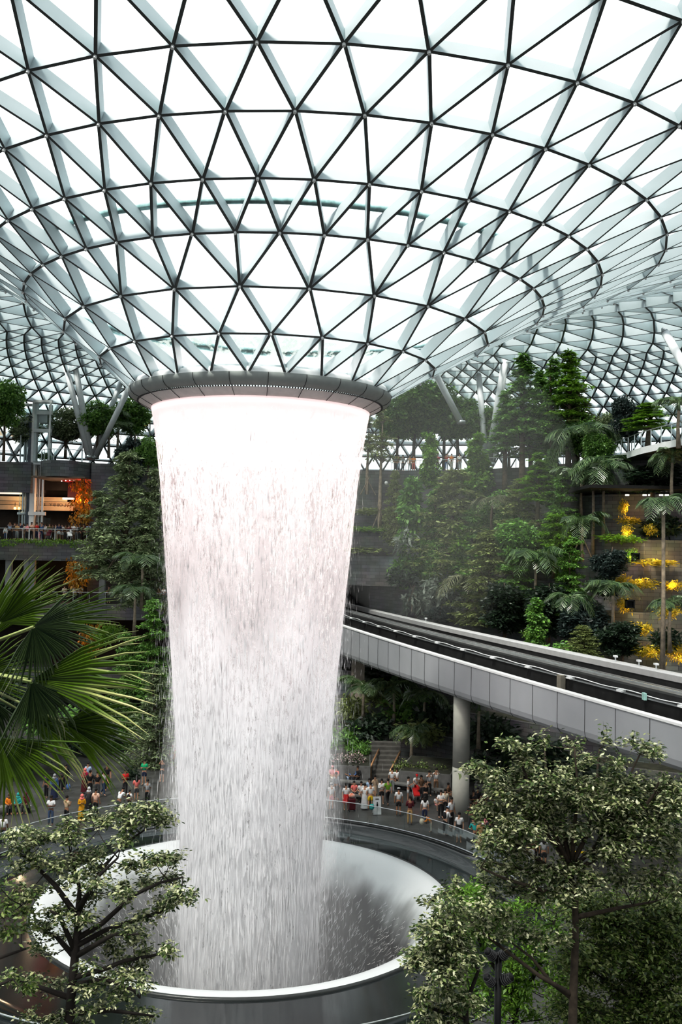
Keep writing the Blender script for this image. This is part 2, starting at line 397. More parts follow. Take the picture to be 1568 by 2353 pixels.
MB().lathe([(9.95, 0.02), (9.7, 0.06), (9.4, 0.02), (9.0, -0.18), (8.5, -0.6), (8.0, -1.25), (7.55, -2.1), (7.15, -3.3), (6.85, -5), (6.6, -8), (6.5, -13), (0.1, -13.2)], n=128).build('funnel', bowl_mat(), bowl, True)
MB().lathe([(9.95, 0.02), (9.98, 0.05), (10.06, 0.05), (10.1, -0.02), (10.12, -0.18)], n=128).build('rim_edge', mat('rim_edge_dark', (0.05, 0.055, 0.055), 0.3), bowl, True)
# spray clinging to the inside of the bowl
g = np.random.default_rng(8); n = 2600
th = R(20) + g.random(n) * R(320); zz = -1.2 - 7 * g.random(n) ** 1.2; rr = np.interp(-zz, [0.6, 1.25, 2.1, 3.3, 5, 8], [8.5, 8.0, 7.55, 7.15, 6.85, 6.6]) - 0.25 - 1.3 * g.random(n) ** 2
ln = 0.06 + 0.16 * g.random(n); w = 0.012 + 0.022 * g.random(n)
V = np.zeros((n, 4, 3)); cx, cy = rr * np.sin(th), -rr * np.cos(th); inn = 0.35
V[:, 0] = np.stack([cx * (1 - 0.03), cy * (1 - 0.03), zz - ln], 1); V[:, 2] = np.stack([cx, cy, zz + ln], 1)
V[:, 1] = np.stack([cx + np.cos(th) * w, cy + np.sin(th) * w, zz], 1); V[:, 3] = np.stack([cx - np.cos(th) * w, cy - np.sin(th) * w, zz], 1)
tag(link('spray_drops', quads_mesh('spray_drops', V.reshape(-1, 3), M_drop), bowl), kind='stuff')

GX, GY, GR = -4.6, 43.8, 14.2        # circle of the glass railing
def deck():
    m = MB(); n = 128
    for k in range(n):
        t = 2 * pi * k / n
        a = Vector((BX + 10.1 * sin(t), BY - 10.1 * cos(t), ZR - 0.05)); b = Vector((GX + GR * sin(t), GY - GR * cos(t), -0.35))
        m.v += [tuple(a), tuple(a.lerp(b, 0.5) - Vector((0, 0, 0.1))), tuple(b), (b.x, b.y, 0.03)]
    for k in range(n):
        q = (k + 1) % n
        for i in range(3): m.f.append([4 * k + i, 4 * q + i, 4 * q + i + 1, 4 * k + i + 1]); m.m.append(0)
    return m
M_deck = mat('wet_black_granite', (0.016, 0.021, 0.022), 0.08, ior=1.95, noise=0.4, scale=0.7)
tag(deck().build('floor_pool_deck', M_deck, None, True), 'wet black sloping granite deck ringing the bowl', kind='structure')

def plaza_mat():
    m, nt, out = new_mat('plaza_tiles'); N = nt.nodes.new; L = nt.links.new
    tc = N('ShaderNodeTexCoord'); br = N('ShaderNodeTexBrick'); L(tc.outputs['Object'], br.inputs['Vector'])
    br.inputs['Scale'].default_value = 1.0; br.inputs['Brick Width'].default_value = 1.2; br.inputs['Row Height'].default_value = 0.6; br.inputs['Mortar Size'].default_value = 0.01
    br.inputs['Color1'].default_value = rgba((0.17, 0.17, 0.165)); br.inputs['Color2'].default_value = rgba((0.12, 0.12, 0.115)); br.inputs['Mortar'].default_value = rgba((0.06, 0.06, 0.06))
    no = N('ShaderNodeTexNoise'); no.inputs['Scale'].default_value = 0.35; no.inputs['Detail'].default_value = 6; L(tc.outputs['Object'], no.inputs['Vector'])
    mx = N('ShaderNodeMixRGB'); mx.blend_type = 'MULTIPLY'; mx.inputs[0].default_value = 0.7; L(br.outputs[0], mx.inputs[1]); L(no.outputs['Fac'], mx.inputs[2])
    b = N('ShaderNodeBsdfPrincipled'); b.inputs['Roughness'].default_value = 0.28; L(mx.outputs[0], b.inputs['Base Color'])
    rm = N('ShaderNodeMapRange'); rm.inputs['To Min'].default_value = 0.12; rm.inputs['To Max'].default_value = 0.6; L(no.outputs['Fac'], rm.inputs['Value']); L(rm.outputs[0], b.inputs['Roughness'])
    L(b.outputs[0], out.inputs['Surface']); return m
m = MB()
m.lathe([(GR - 0.02, 0.0), (GR + 0.6, 0.0), (30, 0.0), (75, 0.0)], n=96)
tag(m.build('floor', plaza_mat(), None, loc=(GX, GY, 0)), 'dark wet tiled plaza floor around the waterfall', kind='structure')

rl = empty('glass_railing', (GX, GY, 0)); tag(rl, 'curved glass railing with thin steel handrail around the black deck', 'railing')
m = MB(); n = 160
pts = [Vector((GR * sin(2 * pi * k / n), -GR * cos(2 * pi * k / n), 1.1)) for k in range(n + 1)]
m.tube(pts, 0.028, 6, cap=False); m.build('handrail', M_rail, rl, True)
m = MB(); m.tube([p - Vector((0, 0, 1.05)) for p in pts], 0.035, 6, cap=False); m.build('base_shoe', M_rail, rl, True)
m = MB().lathe([(GR, 0.06), (GR, 1.09)], n=160); m.build('glass_pane', M_rail_glass, rl)
for k in range(48):
    m = MB(); t = 2 * pi * k / 48; m.box((GR * sin(t), -GR * cos(t), 0.55), (0.014, 0.02, 1.05), Matrix.Rotation(t, 3, 'Z'))
    m.build('pane_joint', mat('pane_joint_dark', (0.15, 0.2, 0.2), 0.4), rl)

# ------------------------------------------------------------------ light
w = bpy.data.worlds.new('overcast_sky'); scene.world = w; w.use_nodes = True; nt = w.node_tree; nt.nodes.clear()
o_ = nt.nodes.new('ShaderNodeOutputWorld'); bg = nt.nodes.new('ShaderNodeBackground'); tc = nt.nodes.new('ShaderNodeTexCoord'); sp = nt.nodes.new('ShaderNodeSeparateXYZ')
mr = nt.nodes.new('ShaderNodeMapRange'); mr.inputs['From Min'].default_value = -0.12; mr.inputs['From Max'].default_value = 0.02; mr.inputs['To Min'].default_value = 0.02; mr.inputs['To Max'].default_value = 1.0
mx = nt.nodes.new('ShaderNodeMixRGB'); mx.inputs[1].default_value = rgba((0.02, 0.022, 0.02)); mx.inputs[2].default_value = rgba((0.96, 0.99, 1.0))
nt.links.new(tc.outputs['Generated'], sp.inputs[0]); nt.links.new(sp.outputs['Z'], mr.inputs['Value']); nt.links.new(mr.outputs[0], mx.inputs[0]); nt.links.new(mx.outputs[0], bg.inputs['Color'])
bg.inputs['Strength'].default_value = 1.65; nt.links.new(bg.outputs[0], o_.inputs[0])
sd = bpy.data.lights.new('sun', 'SUN'); sd.energy = 5.0; sd.angle = R(12); sd.color = (1, 0.96, 0.88)
so = bpy.data.objects.new('sun', sd); col.objects.link(so); so.rotation_euler = (R(24), R(-20), 0)
ad = bpy.data.lights.new('oculus_light', 'AREA'); ad.shape = 'DISK'; ad.size = 8.5; ad.energy = 1900; ad.color = (1, 0.86, 0.85)
ao = bpy.data.objects.new('oculus_light', ad); col.objects.link(ao); ao.location = (AX, AY, CZ + 8.6)
for k in range(6):          # unseen spots added at the roof ring to brighten the falling water
    t = R(30 + 60 * k); ld = bpy.data.lights.new('water_fill_spot', 'SPOT'); ld.energy = 24000; ld.spot_size = R(24); ld.spot_blend = 0.9; ld.shadow_soft_size = 0.6; ld.color = (1, 0.97, 0.97)
    lo = bpy.data.objects.new('water_fill_spot', ld); col.objects.link(lo); lo.location = (AX + 15 * sin(t), AY - 15 * cos(t), CZ + 11.0)
    lo.rotation_euler = (Vector((AX, AY, CZ - 17)) - Vector(lo.location)).to_track_quat('-Z', 'Y').to_euler()
scene.view_settings.view_transform = 'Standard'; scene.view_settings.look = 'None'; scene.view_settings.exposure = 0.0
scene.view_settings.use_curve_mapping = True
cvm = scene.view_settings.curve_mapping; cc = cvm.curves[3]
cc.points.new(0.22, 0.17); cc.points.new(0.70, 0.74); cvm.update()
cy = scene.cycles
cy.max_bounces = 5; cy.diffuse_bounces = 2; cy.glossy_bounces = 2; cy.transmission_bounces = 2; cy.transparent_max_bounces = 24; cy.volume_bounces = 1
cy.use_adaptive_sampling = True; cy.adaptive_threshold = 0.08; cy.sample_clamp_indirect = 4.0
cy.caustics_reflective = False; cy.caustics_refractive = False
# ------------------------------------------------------------------ walls as strips with their own length/height mapping
def wall_strip(plan, z0, z1, back=2.5, m=None, name='wall_right', mats=None, soil=True):
    """front face along plan (list of (x,y)), a ledge going back from its top, end caps"""
    b = MB(); b.uv = []
    P = [Vector((x, y, 0)) for x, y in plan]; n = len(P); L = [0.0]
    for i in range(1, n): L.append(L[-1] + (P[i] - P[i - 1]).length)
    nr = []
    for i in range(n):
        d = (P[min(i + 1, n - 1)] - P[max(i - 1, 0)]).normalized(); nr.append(Vector((-d.y, d.x, 0)))
        if nr[-1].y < 0 and name != 'wall_back': nr[-1] = -nr[-1]
    def q(a, c, d, e, uv, mi):
        o = len(b.v); b.v += [tuple(x) for x in (a, c, d, e)]; b.f.append([o, o + 1, o + 2, o + 3]); b.m.append(mi); b.uv += uv
    Z = lambda p, z: Vector((p.x, p.y, z))
    for i in range(n - 1):
        a, c = P[i], P[i + 1]; a2, c2 = a + nr[i] * back, c + nr[i + 1] * back
        q(Z(a, z0), Z(c, z0), Z(c, z1), Z(a, z1), [(L[i], z0), (L[i + 1], z0), (L[i + 1], z1), (L[i], z1)], 0)
        k = 0.28 / back
        ai, ci = a.lerp(a2, k), c.lerp(c2, k)
        q(Z(a, z1), Z(c, z1), Z(ci, z1), Z(ai, z1), [(L[i], 0), (L[i + 1], 0), (L[i + 1], .2), (L[i], .2)], 0)
        q(Z(ai, z1 - 0.05), Z(ci, z1 - 0.05), Z(c2, z1 - 0.05), Z(a2, z1 - 0.05), [(0, 0)] * 4, 1)
    for i in (0, n - 1):
        a = P[i]; a2 = a + nr[i] * back
        q(Z(a, z0), Z(a2, z0), Z(a2, z1), Z(a, z1), [(0, z0), (back, z0), (back, z1), (0, z1)], 0)
    o = b.build(name, mats or [M_stone, M_soil]); tag(o, kind='structure'); return o
M_soil = mat('planting_soil', (0.03, 0.032, 0.02), 0.95, noise=0.5, scale=2)
def plan_px(pts, dY=0.0):
    out = []
    for px, Y in pts:
        p = at(px, 1250, Y + dY); out.append((p.x, p.y))
    return out
RW = [(852, 97), (930, 96), (1010, 94.5), (1110, 92), (1210, 89), (1300, 84.5), (1390, 80), (1480, 78.3), (1580, 78), (1900, 76)]
RWL = [(560, 97), (700, 97.5)] + RW
TZ = [8.2, 10.0, 12.0, 13.9, 15.6, 17.5, 19.0, 21.3, 24.4]
TD = [-10, -8.2, -6.6, -5, -3.8, -2.4, -1.2, 0.0]
tiers = []
for k in range(8):
    plan = plan_px(RWL, TD[k]) if k >= 3 else [plan_px([q], TD[k] * min(1, max(0, (q[0] - 852) / 160)))[0] for q in RW]
    m2 = M_stone
    o = wall_strip(plan, TZ[k] - (1.2 if k else 6.0), TZ[k + 1], back=(2.2 if k < 7 else 9.0), mats=[m2, M_soil]); tiers.append((plan, TZ[k + 1]))
    o['label'] = 'dark stone terrace wall on the right hillside'
# lit sandstone panels let into the right hand terraces
# tunnel the guideway runs into
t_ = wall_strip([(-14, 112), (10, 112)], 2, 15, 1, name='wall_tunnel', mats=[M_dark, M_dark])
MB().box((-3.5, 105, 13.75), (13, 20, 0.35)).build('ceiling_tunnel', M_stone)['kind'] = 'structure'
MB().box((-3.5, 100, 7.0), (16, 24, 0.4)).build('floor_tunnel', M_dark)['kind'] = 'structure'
# lower hillside between the plaza and the guideway, deep in shade
low = plan_px([(560, 78), (760, 77), (860, 76), (1000, 74), (1100, 71), (1300, 66), (1600, 62), (1900, 58)])
wall_strip(low, 0, 1.9, 2.5); wall_strip([(x, y + 3) for x, y in low], 0, 3.6, 2.5); wall_strip([(x, y + 6) for x, y in low], 0, 5.6, 3.0); wall_strip([(x, y + 9.5) for x, y in low], 0, 8.6, 3)
wall_strip([(x, y + 12.5) for x, y in low[:-2]], 0, 8.4, 3.5)
# back of the building behind the viewer, and the far ground floor walls
def arc(r_, a0, a1, n=40, c=(AX, AY)):
    return [(c[0] + r_ * sin(R(a0 + (a1 - a0) * i / n)), c[1] - r_ * cos(R(a0 + (a1 - a0) * i / n))) for i in range(n + 1)]
wall_strip(arc(61, -112, 112), 0, 19.5, 1.0, name='wall_back', mats=[M_concrete, M_soil])
MB().lathe([(52, 19.2), (61.5, 19.2)], (AX, AY), 60, R(-112), R(112)).build('ceiling_back', M_concrete)['kind'] = 'structure'

# ------------------------------------------------------------------ left hand building: open floors with stone edge bands
def band(px0, px1, Y0, Y1, z0, z1, name, mts, back=3.0, n=10):
    plan = plan_px([(px0 + (px1 - px0) * i / n, Y0 + (Y1 - Y0) * i / n) for i in range(n + 1)])
    return wall_strip(plan, z0, z1, back, name=name, mats=mts)
band(-260, 420, 89, 92, 14.55, 16.5, 'wall_left', [M_stone, M_stone], 9)           # fourth level edge
band(-260, 440, 87.5, 91, 9.0, 10.5, 'wall_left', [M_stone, M_stone], 9)           # third level edge
band(-260, 440, 86.5, 90, 3.2, 4.6, 'wall_left', [M_stone, M_stone], 9)            # second level edge
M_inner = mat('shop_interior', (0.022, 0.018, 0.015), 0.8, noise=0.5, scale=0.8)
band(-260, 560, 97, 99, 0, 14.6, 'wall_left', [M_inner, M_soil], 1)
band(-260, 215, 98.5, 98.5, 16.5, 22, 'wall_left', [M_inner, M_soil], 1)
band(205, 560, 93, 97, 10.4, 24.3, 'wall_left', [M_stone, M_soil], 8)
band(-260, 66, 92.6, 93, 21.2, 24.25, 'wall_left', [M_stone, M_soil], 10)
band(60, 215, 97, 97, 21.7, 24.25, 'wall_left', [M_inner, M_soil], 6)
# rounded stone bastion of the top level
c = at(160, 1075, 94.5); bp = [(c.x + 2.75 * sin(R(a)) * 0.95, c.y - 4.2 * cos(R(a))) for a in range(-86, 90, 8)]
o = wall_strip(bp, 22.75, 24.3, 3.0, name='wall_left', mats=[M_stone, M_soil])
MB().box((c.x, c.y - 0.4, 22.7), (5.2, 6.5, 0.15)).build('ceiling_soffit', mat('soffit_brown', (0.16, 0.12, 0.09), 0.7))['kind'] = 'structure'
# cream fascia of the lobby with its mirrored lettering
M_cream = mat('cream_panel', (0.62, 0.50, 0.36), 0.6, noise=0.05)
fa = empty('lobby_fascia', at(60, 1150, 96.6)); tag(fa, 'long cream panelled fascia over the dark lobby entrance behind the lift', 'fascia')
fx = fa.location
def zpx(px, py, Y): return at(px, py, Y).z
xa, xb = at(-120, 1150, 96.6).x - fx.x, at(172, 1150, 96.6).x - fx.x
for nm, y0, y1, dy, mm in (('upper_panel', 1141, 1151, 0.15, M_cream), ('middle_panel', 1152, 1160, 0.05, mat('cream_panel_mid', (0.50, 0.38, 0.25), 0.6, noise=0.05)), ('lower_panel', 1161, 1172, 0, M_cream)):
    za, zb = zpx(60, y1, 96.6) - fx.z, zpx(60, y0, 96.6) - fx.z
    MB().box(((xa + xb) / 2, dy + 0.15, (za + zb) / 2), (xb - xa, 0.3, zb - za)).build(nm, mm, fa)
MB().box(((xa + at(52, 1150, 96.6).x - fx.x) / 2, -0.1, zpx(60, 1134, 96.6) - fx.z), (at(52, 1150, 96.6).x - fx.x - xa, 0.5, 0.22)).build('light_cove', mat('cove_light', (0.9, 0.88, 0.82), 0.5, emit=(1, 0.93, 0.8), es=0.7, noise=0), fa)
MB().box((at(158, 1150, 96.6).x - fx.x, -0.1, zpx(60, 1144, 96.6) - fx.z), (1.1, 0.5, 0.2)).build('light_cove', MATS['cove_light'], fa)
x0 = 1.02
for ch in 'LOBBY E':       # the letters are seen from behind, so they run right to left and mirrored
    if ch != ' ':
        tcu = bpy.data.curves.new('letter', 'FONT'); tcu.body = ch; tcu.size = 0.44; tcu.extrude = 0.015; tcu.align_y = 'CENTER'
        to = bpy.data.objects.new('letter_source', tcu); col.objects.link(to); bpy.context.view_layer.update()
        me = bpy.data.meshes.new_from_object(to.evaluated_get(bpy.context.evaluated_depsgraph_get())); bpy.data.objects.remove(to)
        me.transform(Matrix.Rotation(pi / 2, 4, 'X')); me.transform(Matrix.Diagonal((-1.15, 1, 1, 1))); me.flip_normals()
        me.materials.append(mat('lettering_brown', (0.16, 0.11, 0.07), 0.6, noise=0))
        link('letter', me, fa, (at(130, 1160, 96.6).x - fx.x + x0, -0.03, zpx(130, 1160.5, 96.6) - fx.z))
    x0 -= 0.36
# warm lamps under the fascia
for px, py in ((34.5, 1168), (44, 1168)):
    p = at(px, py, 95.8); lp = empty('ceiling_lamp', p)
    tag(lp, 'glowing orange lamp over the lobby entrance, %s of the pair left of the lift' % ('left' if px < 40 else 'right'), 'lamp')
    MB().ball((0, 0, 0), 0.14, 8).build('bulb', mat('amber_glow', (1, 0.5, 0.1), 0.5, emit=(1, 0.45, 0.12), es=6, noise=0), lp, True)
    MB().tube([(0, 0, 0.12), (0, 0, 0.6)], 0.03, 6).build('stem', M_dark, lp)
# red lit panel under the bastion
p = at(186, 1113, 95.5); rp = empty('red_canopy', p); tag(rp, 'glowing red canopy with a row of small lights under the stone bastion', 'canopy')
MB().add([(-1.7, -1.2, 0.25), (1.5, -1.6, 0.62), (1.5, 1.2, 0.62), (-1.7, 1.2, 0.25)], [(0, 1, 2, 3)]).build('soffit', mat('red_glow_soffit', (0.35, 0.03, 0.03), 0.4, emit=(0.8, 0.05, 0.04), es=0.25), rp)  # red lamp glow put into the soffit as emission
MB().box((0, 1.3, -1.2), (3.4, 0.1, 2.8)).build('back_wall', mat('red_wall', (0.10, 0.012, 0.012), 0.5), rp)
for i in range(7):
    MB().ball((-1.6 + i * 0.42, -1.25 - i * 0.04, 0.22 + i * 0.05), 0.06, 6).build('light', mat('pink_glow', (1, 0.6, 0.6), 0.4, emit=(1, 0.45, 0.45), es=5, noise=0), rp)
def lamp(loc, e, c, r_=0.25):
    d = bpy.data.lights.new('warm_lamp', 'POINT'); d.energy = e; d.color = c; d.shadow_soft_size = r_
    o = bpy.data.objects.new('warm_lamp', d); col.objects.link(o); o.location = loc; return o
lamp(at(190, 1125, 93.5), 140, (1, 0.12, 0.08)); lamp(at(40, 1150, 95), 120, (1, 0.7, 0.4)); lamp(at(130, 1150, 94.8), 120, (1, 0.72, 0.45))
for px, py, Y in ((170, 1318, 92.5), (185, 1150, 92.6)): lamp(at(px, py, Y), 210, (1, 0.5, 0.12))
lamp(at(205, 1470, 91.5), 60, (1, 0.5, 0.12)); lamp(at(170, 1500, 94.5), 40, (1, 0.2, 0.06))
for px in (20, 62, 74, 236):
    p = at(px, 1330, 91.0 if px < 100 else 92); o = MB().box((0, 0, 0), (0.55, 0.5, 4.3)).build('trim_pillar', M_concrete, None, loc=(p.x, p.y, 12.5)); tag(o, kind='structure')

def rail_run(name, label, plan, z, gap=1.5, h=1.1, glass=True, post=0.05):
    r_ = empty(name, (plan[0][0], plan[0][1], z)); tag(r_, label, 'railing'); o = Vector((plan[0][0], plan[0][1], z))
    P = [Vector((x, y, z)) - o for x, y in plan]
    MB().tube([p + Vector((0, 0, h)) for p in P], 0.035, 6).build('handrail', M_rail, r_, True)
    if glass:
        b = MB()
        for a, c_ in zip(P, P[1:]): b.add([a + Vector((0, 0, .08)), c_ + Vector((0, 0, .08)), c_ + Vector((0, 0, h - .06)), a + Vector((0, 0, h - .06))], [(0, 1, 2, 3)])
        b.build('glass_panel', M_rail_glass, r_)
    acc = 0.0; last = P[0]; cnt = 0
    for a, c_ in zip(P, P[1:]):
        L_ = (c_ - a).length; s = gap - acc if cnt else 0.0
        while s <= L_ and cnt < 60:
            q = a.lerp(c_, s / L_); MB().box((q.x, q.y, h / 2), (post, post, h)).build('post', M_rail, r_); cnt += 1; s += gap
        acc = L_ - (s - gap)
    return r_
rail_run('terrace_railing', 'glass railing in front of the crowd on the left terrace', plan_px([(-60, 89.7), (60, 90.3), (150, 90.8), (222, 91.2)]), 16.5)
rail_run('balcony_railing', 'glass railing of the balcony behind the fan palm', plan_px([(60, 89.2), (200, 90.0), (300, 90.5), (385, 90.9)]), 10.5)
rail_run('bastion_railing', 'glass railing on top of the rounded stone bastion', [(x, y + 0.2) for x, y in bp[3:-2]], 24.3)
rail_run('rooftop_railing', 'railing on the top level left of the lift tower', plan_px([(-40, 93.2), (40, 93.4)]), 24.25)
rail_run('deck_railing', 'railing of the planted top deck right of the waterfall', plan_px([(897, 96.6), (950, 96.0), (1010, 94.9), (1110, 92.4), (1210, 89.4), (1300, 85)]), 24.4)
rail_run('ledge_railing', 'low railing on the planted ledge above the tunnel mouth', plan_px([(800, 93.8), (880, 93.0)], 0), 15.6, 2.2, 1.0, False)

# ------------------------------------------------------------------ glass lift tower on the left terrace
Y = 94.0
lf = empty('lift_tower', (at(75, 1200, Y).x, Y, 16.5)); tag(lf, 'white framed glass lift tower standing behind the crowd on the left terrace', 'lift')
def LX(px): return at(px, 1100, Y).x - lf.location.x
def LZ(py): return at(75, py, Y).z - 16.5
s_ = LX(76) - LX(75)
def post(name, px, y0, y1, w, d=0.5, dy=0.0, m_=M_white):
    MB().box((LX(px), dy, (LZ(y0) + LZ(y1)) / 2), (w * s_, d, abs(LZ(y0) - LZ(y1)))).build(name, m_, lf)
post('frame_post', 77, 922, 1241, 11, 0.6)
post('mast', 67, 955, 1241, 9, 1.2, 0.5, mat('mast_slate', (0.16, 0.18, 0.22), 0.4))
for px, w_, y0 in ((50, 3, 965), (55, 2, 965), (95, 4.5, 1068), (84, 2, 1068), (88, 2, 1068)): post('guide_rail', px, y0, 1241, w_, 0.2, 0.6, M_rail)
for px in (114, 104, 97): post('frame_post', px, 925, 1064, 3.2 if px > 110 else 2, 0.2, -0.4 if px == 114 else 1.6)
for y_, x0, x1 in ((924, 74, 117), (990, 74, 117), (1064, 74, 112), (1180, 70, 109), (949, 82, 117)):
    MB().box(((LX(x0) + LX(x1)) / 2, -0.25, LZ(y_)), (LX(x1) - LX(x0), 0.3, 8 * s_)).build('cross_beam', M_white, lf)
for y_ in (930, 970, 998, 1065, 1123, 1180):
    MB().box((LX(54), 0.3, LZ(y_)), (26 * s_, 0.4, 5 * s_)).build('bracket', M_rail, lf)
    MB().tube([(LX(50), 0.1, LZ(y_)), (LX(60), 0.1, LZ(y_))], 0.17, 8).build('roller', M_white, lf, True)
MB().box((LX(97), 0.7, (LZ(925) + LZ(1064)) / 2), (38 * s_, 2.2, LZ(925) - LZ(1064))).build('glass_box', M_rail_glass, lf)
MB().box((LX(57), 0.8, (LZ(940) + LZ(1235)) / 2), (22 * s_, 1.8, LZ(940) - LZ(1235))).build('glass_shaft', M_rail_glass, lf)
MB().box((LX(93), 0.8, LZ(955)), (20 * s_, 1.2, 30 * s_)).build('winch_gear', M_rail, lf)
MB().box((LX(100), 0.5, (LZ(1188) + LZ(1241)) / 2), (20 * s_, 1.4, LZ(1188) - LZ(1241))).build('door_glass', M_rail_glass, lf)

# ------------------------------------------------------------------ slanted steel roof columns
def pole(p0, p1, r_, label, cap=True):
    p0 = Vector(p0); p1 = Vector(p1); e = empty('roof_column', p0); tag(e, label, 'column', 'slanted steel columns holding the roof')
    d = p1 - p0
    MB().tube([(0, 0, 0), d], r_, 16).build('shaft', M_pole, e, True)
    MB().tube([d, d * (1 + 0.5 / d.length)], [r_ * 1.0, r_ * 0.45], 12).build('head_joint', M_rail, e, True)
    MB().tube([(0, 0, -0.1), (0, 0, 0.25)], r_ * 1.35, 16).build('foot_collar', M_rail, e, True)
pole(at(204, 1052, 95), at(150, 838, 93), 0.28, 'pale roof column leaning left, the lighter of the left pair')
pole(at(210, 1054, 95.4), at(168, 812, 92.5), 0.30, 'grey roof column leaning left, right of its paler twin')
pole(at(212, 1052, 96.5), at(278, 878, 97), 0.27, 'roof column leaning right behind the palms left of the waterfall')
pole(at(219, 1052, 95.6), at(300, 884, 92), 0.29, 'roof column leaning right toward the oculus rim')
pole(at(1060, 972, 93.6), at(1003, 862, 92), 0.33, 'roof column whose foot ends in tree crowns right of the waterfall')
pole(at(1118, 1070, 94.5), at(1101, 864, 95), 0.30, 'pale thin roof column rising through the right hand trees')
pole(at(1122, 1068, 93), at(1163, 822, 91), 0.38, 'thick grey roof column in the right hand trees')
pole(at(1128, 1068, 94), at(1175, 960, 96), 0.30, 'short slanted column half hidden behind the thick grey one')
pole(at(1640, 960, 72), at(1530, 765, 76), 0.34, 'roof column cut by the right edge of the photo')

# ------------------------------------------------------------------ elevated guideway
zn = 9.8
q3 = [on_z(px, py, zn) for px, py in ((1568, 1664), (1172, 1553), (781, 1435))]
A_ = np.linalg.solve(np.array([[p.y ** 2, p.y, 1] for p in q3]), np.array([p.x for p in q3]))
def near(Yv): return Vector((A_[0] * Yv * Yv + A_[1] * Yv + A_[2], Yv, zn))
ys = [18 + 88 * i / 70 for i in range(71)]; NP = [near(y_) for y_ in ys]
gn = []
for i in range(71):
    d = (NP[min(i + 1, 70)] - NP[max(i - 1, 0)]).normalized(); gn.append(Vector((d.y, -d.x, 0)))
gw_ = [8.4 - 2.2 * (i / 70) for i in range(71)]
gd = empty('guideway', (NP[20].x, NP[20].y, 0)); tag(gd, 'elevated grey panelled train guideway running into the hillside tunnel', 'guideway'); GO = Vector((gd.location.x, gd.location.y, 0))
def loft(name, prof, m_, smooth=False):
    """prof: (fraction flag, offset across, z) – offset measured from near edge ('n') or far edge ('f')"""
    b = MB(); k = len(prof)
    for i in range(71):
        for s, of, dz in prof:
            dep = (ys[i] - 36.7) * 0.018 if dz < -1.2 else 0
            p = NP[i] + gn[i] * (of if s == 'n' else gw_[i] + of) + Vector((0, 0, dz - dep)) - GO; b.v.append(tuple(p))
    for i in range(70):
        for j in range(k - 1): b.f.append([i * k + j, (i + 1) * k + j, (i + 1) * k + j + 1, i * k + j + 1]); b.m.append(0)
    return b.build(name, m_, gd, smooth)
M_gp = mat('guideway_panel', (0.40, 0.41, 0.43), 0.5, noise=0.06, scale=0.3)
M_track = mat('track_black', (0.018, 0.018, 0.018), 0.6, noise=0.4, scale=1.5)
M_track2 = mat('track_grey', (0.16, 0.16, 0.16), 0.5, noise=0.3)
loft('near_fascia', [('n', 0.0, -0.12), ('n', 0.0, -1.45), ('n', 0.05, -1.7), ('n', 0.2, -1.88), ('n', 0.5, -1.95), ('f', -0.5, -1.95), ('f', -0.1, -1.8), ('f', 0, -1.5), ('f', 0, 0.3)], M_gp)
loft('near_coping', [('n', 0, -0.12), ('n', -0.04, -0.10), ('n', -0.04, 0.0), ('n', 0.34, 0.0), ('n', 0.36, -0.5)], mat('coping_white', (0.80, 0.80, 0.80), 0.5, noise=0.03))
loft('track_bed', [('n', 0.36, -0.5), ('n', 0.9, -0.55), ('n', 0.9, -0.75), ('f', -0.9, -0.75), ('f', -0.3, -0.4)], M_track)
loft('ochre_trunking', [('n', 0.55, -0.40), ('n', 0.55, -0.22), ('n', 0.74, -0.22), ('n', 0.74, -0.40)], mat('trunking_ochre', (0.20, 0.18, 0.13), 0.6, noise=0.3))
loft('guide_beam', [('n', 3.1, -0.75), ('n', 3.1, 0.30), ('n', 3.3, 0.36)], M_track)
loft('beam_cap', [('n', 3.3, 0.36), ('n', 3.6, 0.38), ('n', 3.62, 0.3), ('n', 4.3, 0.3), ('n', 4.34, 0.36), ('n', 4.5, 0.36)], M_track2)
loft('far_guide_wall', [('n', 4.5, 0.36), ('n', 4.5, -0.7), ('f', -0.5, -0.6), ('f', -0.45, 0.1)], M_track)
loft('far_parapet', [('f', -0.5, 0.1), ('f', -0.5, 0.42), ('f', -0.36, 0.5), ('f', 0.02, 0.5), ('f', 0.05, 0.3)], mat('parapet_grey', (0.50, 0.50, 0.50), 0.5, noise=0.05))
loft('conductor_rail', [('n', 3.02, -0.12), ('n', 3.02, -0.05), ('n', 3.1, -0.05)], M_rail)
loft('running_rail', [('n', 3.85, 0.3), ('n', 3.85, 0.40), ('n', 3.93, 0.40), ('n', 3.93, 0.3)], M_rail)
def gpt(i, of, dz):
    f = i - int(i); a = NP[int(i)].lerp(NP[min(int(i) + 1, 70)], f); n_ = gn[int(i)]; return a + n_ * of + Vector((0, 0, dz)) - GO
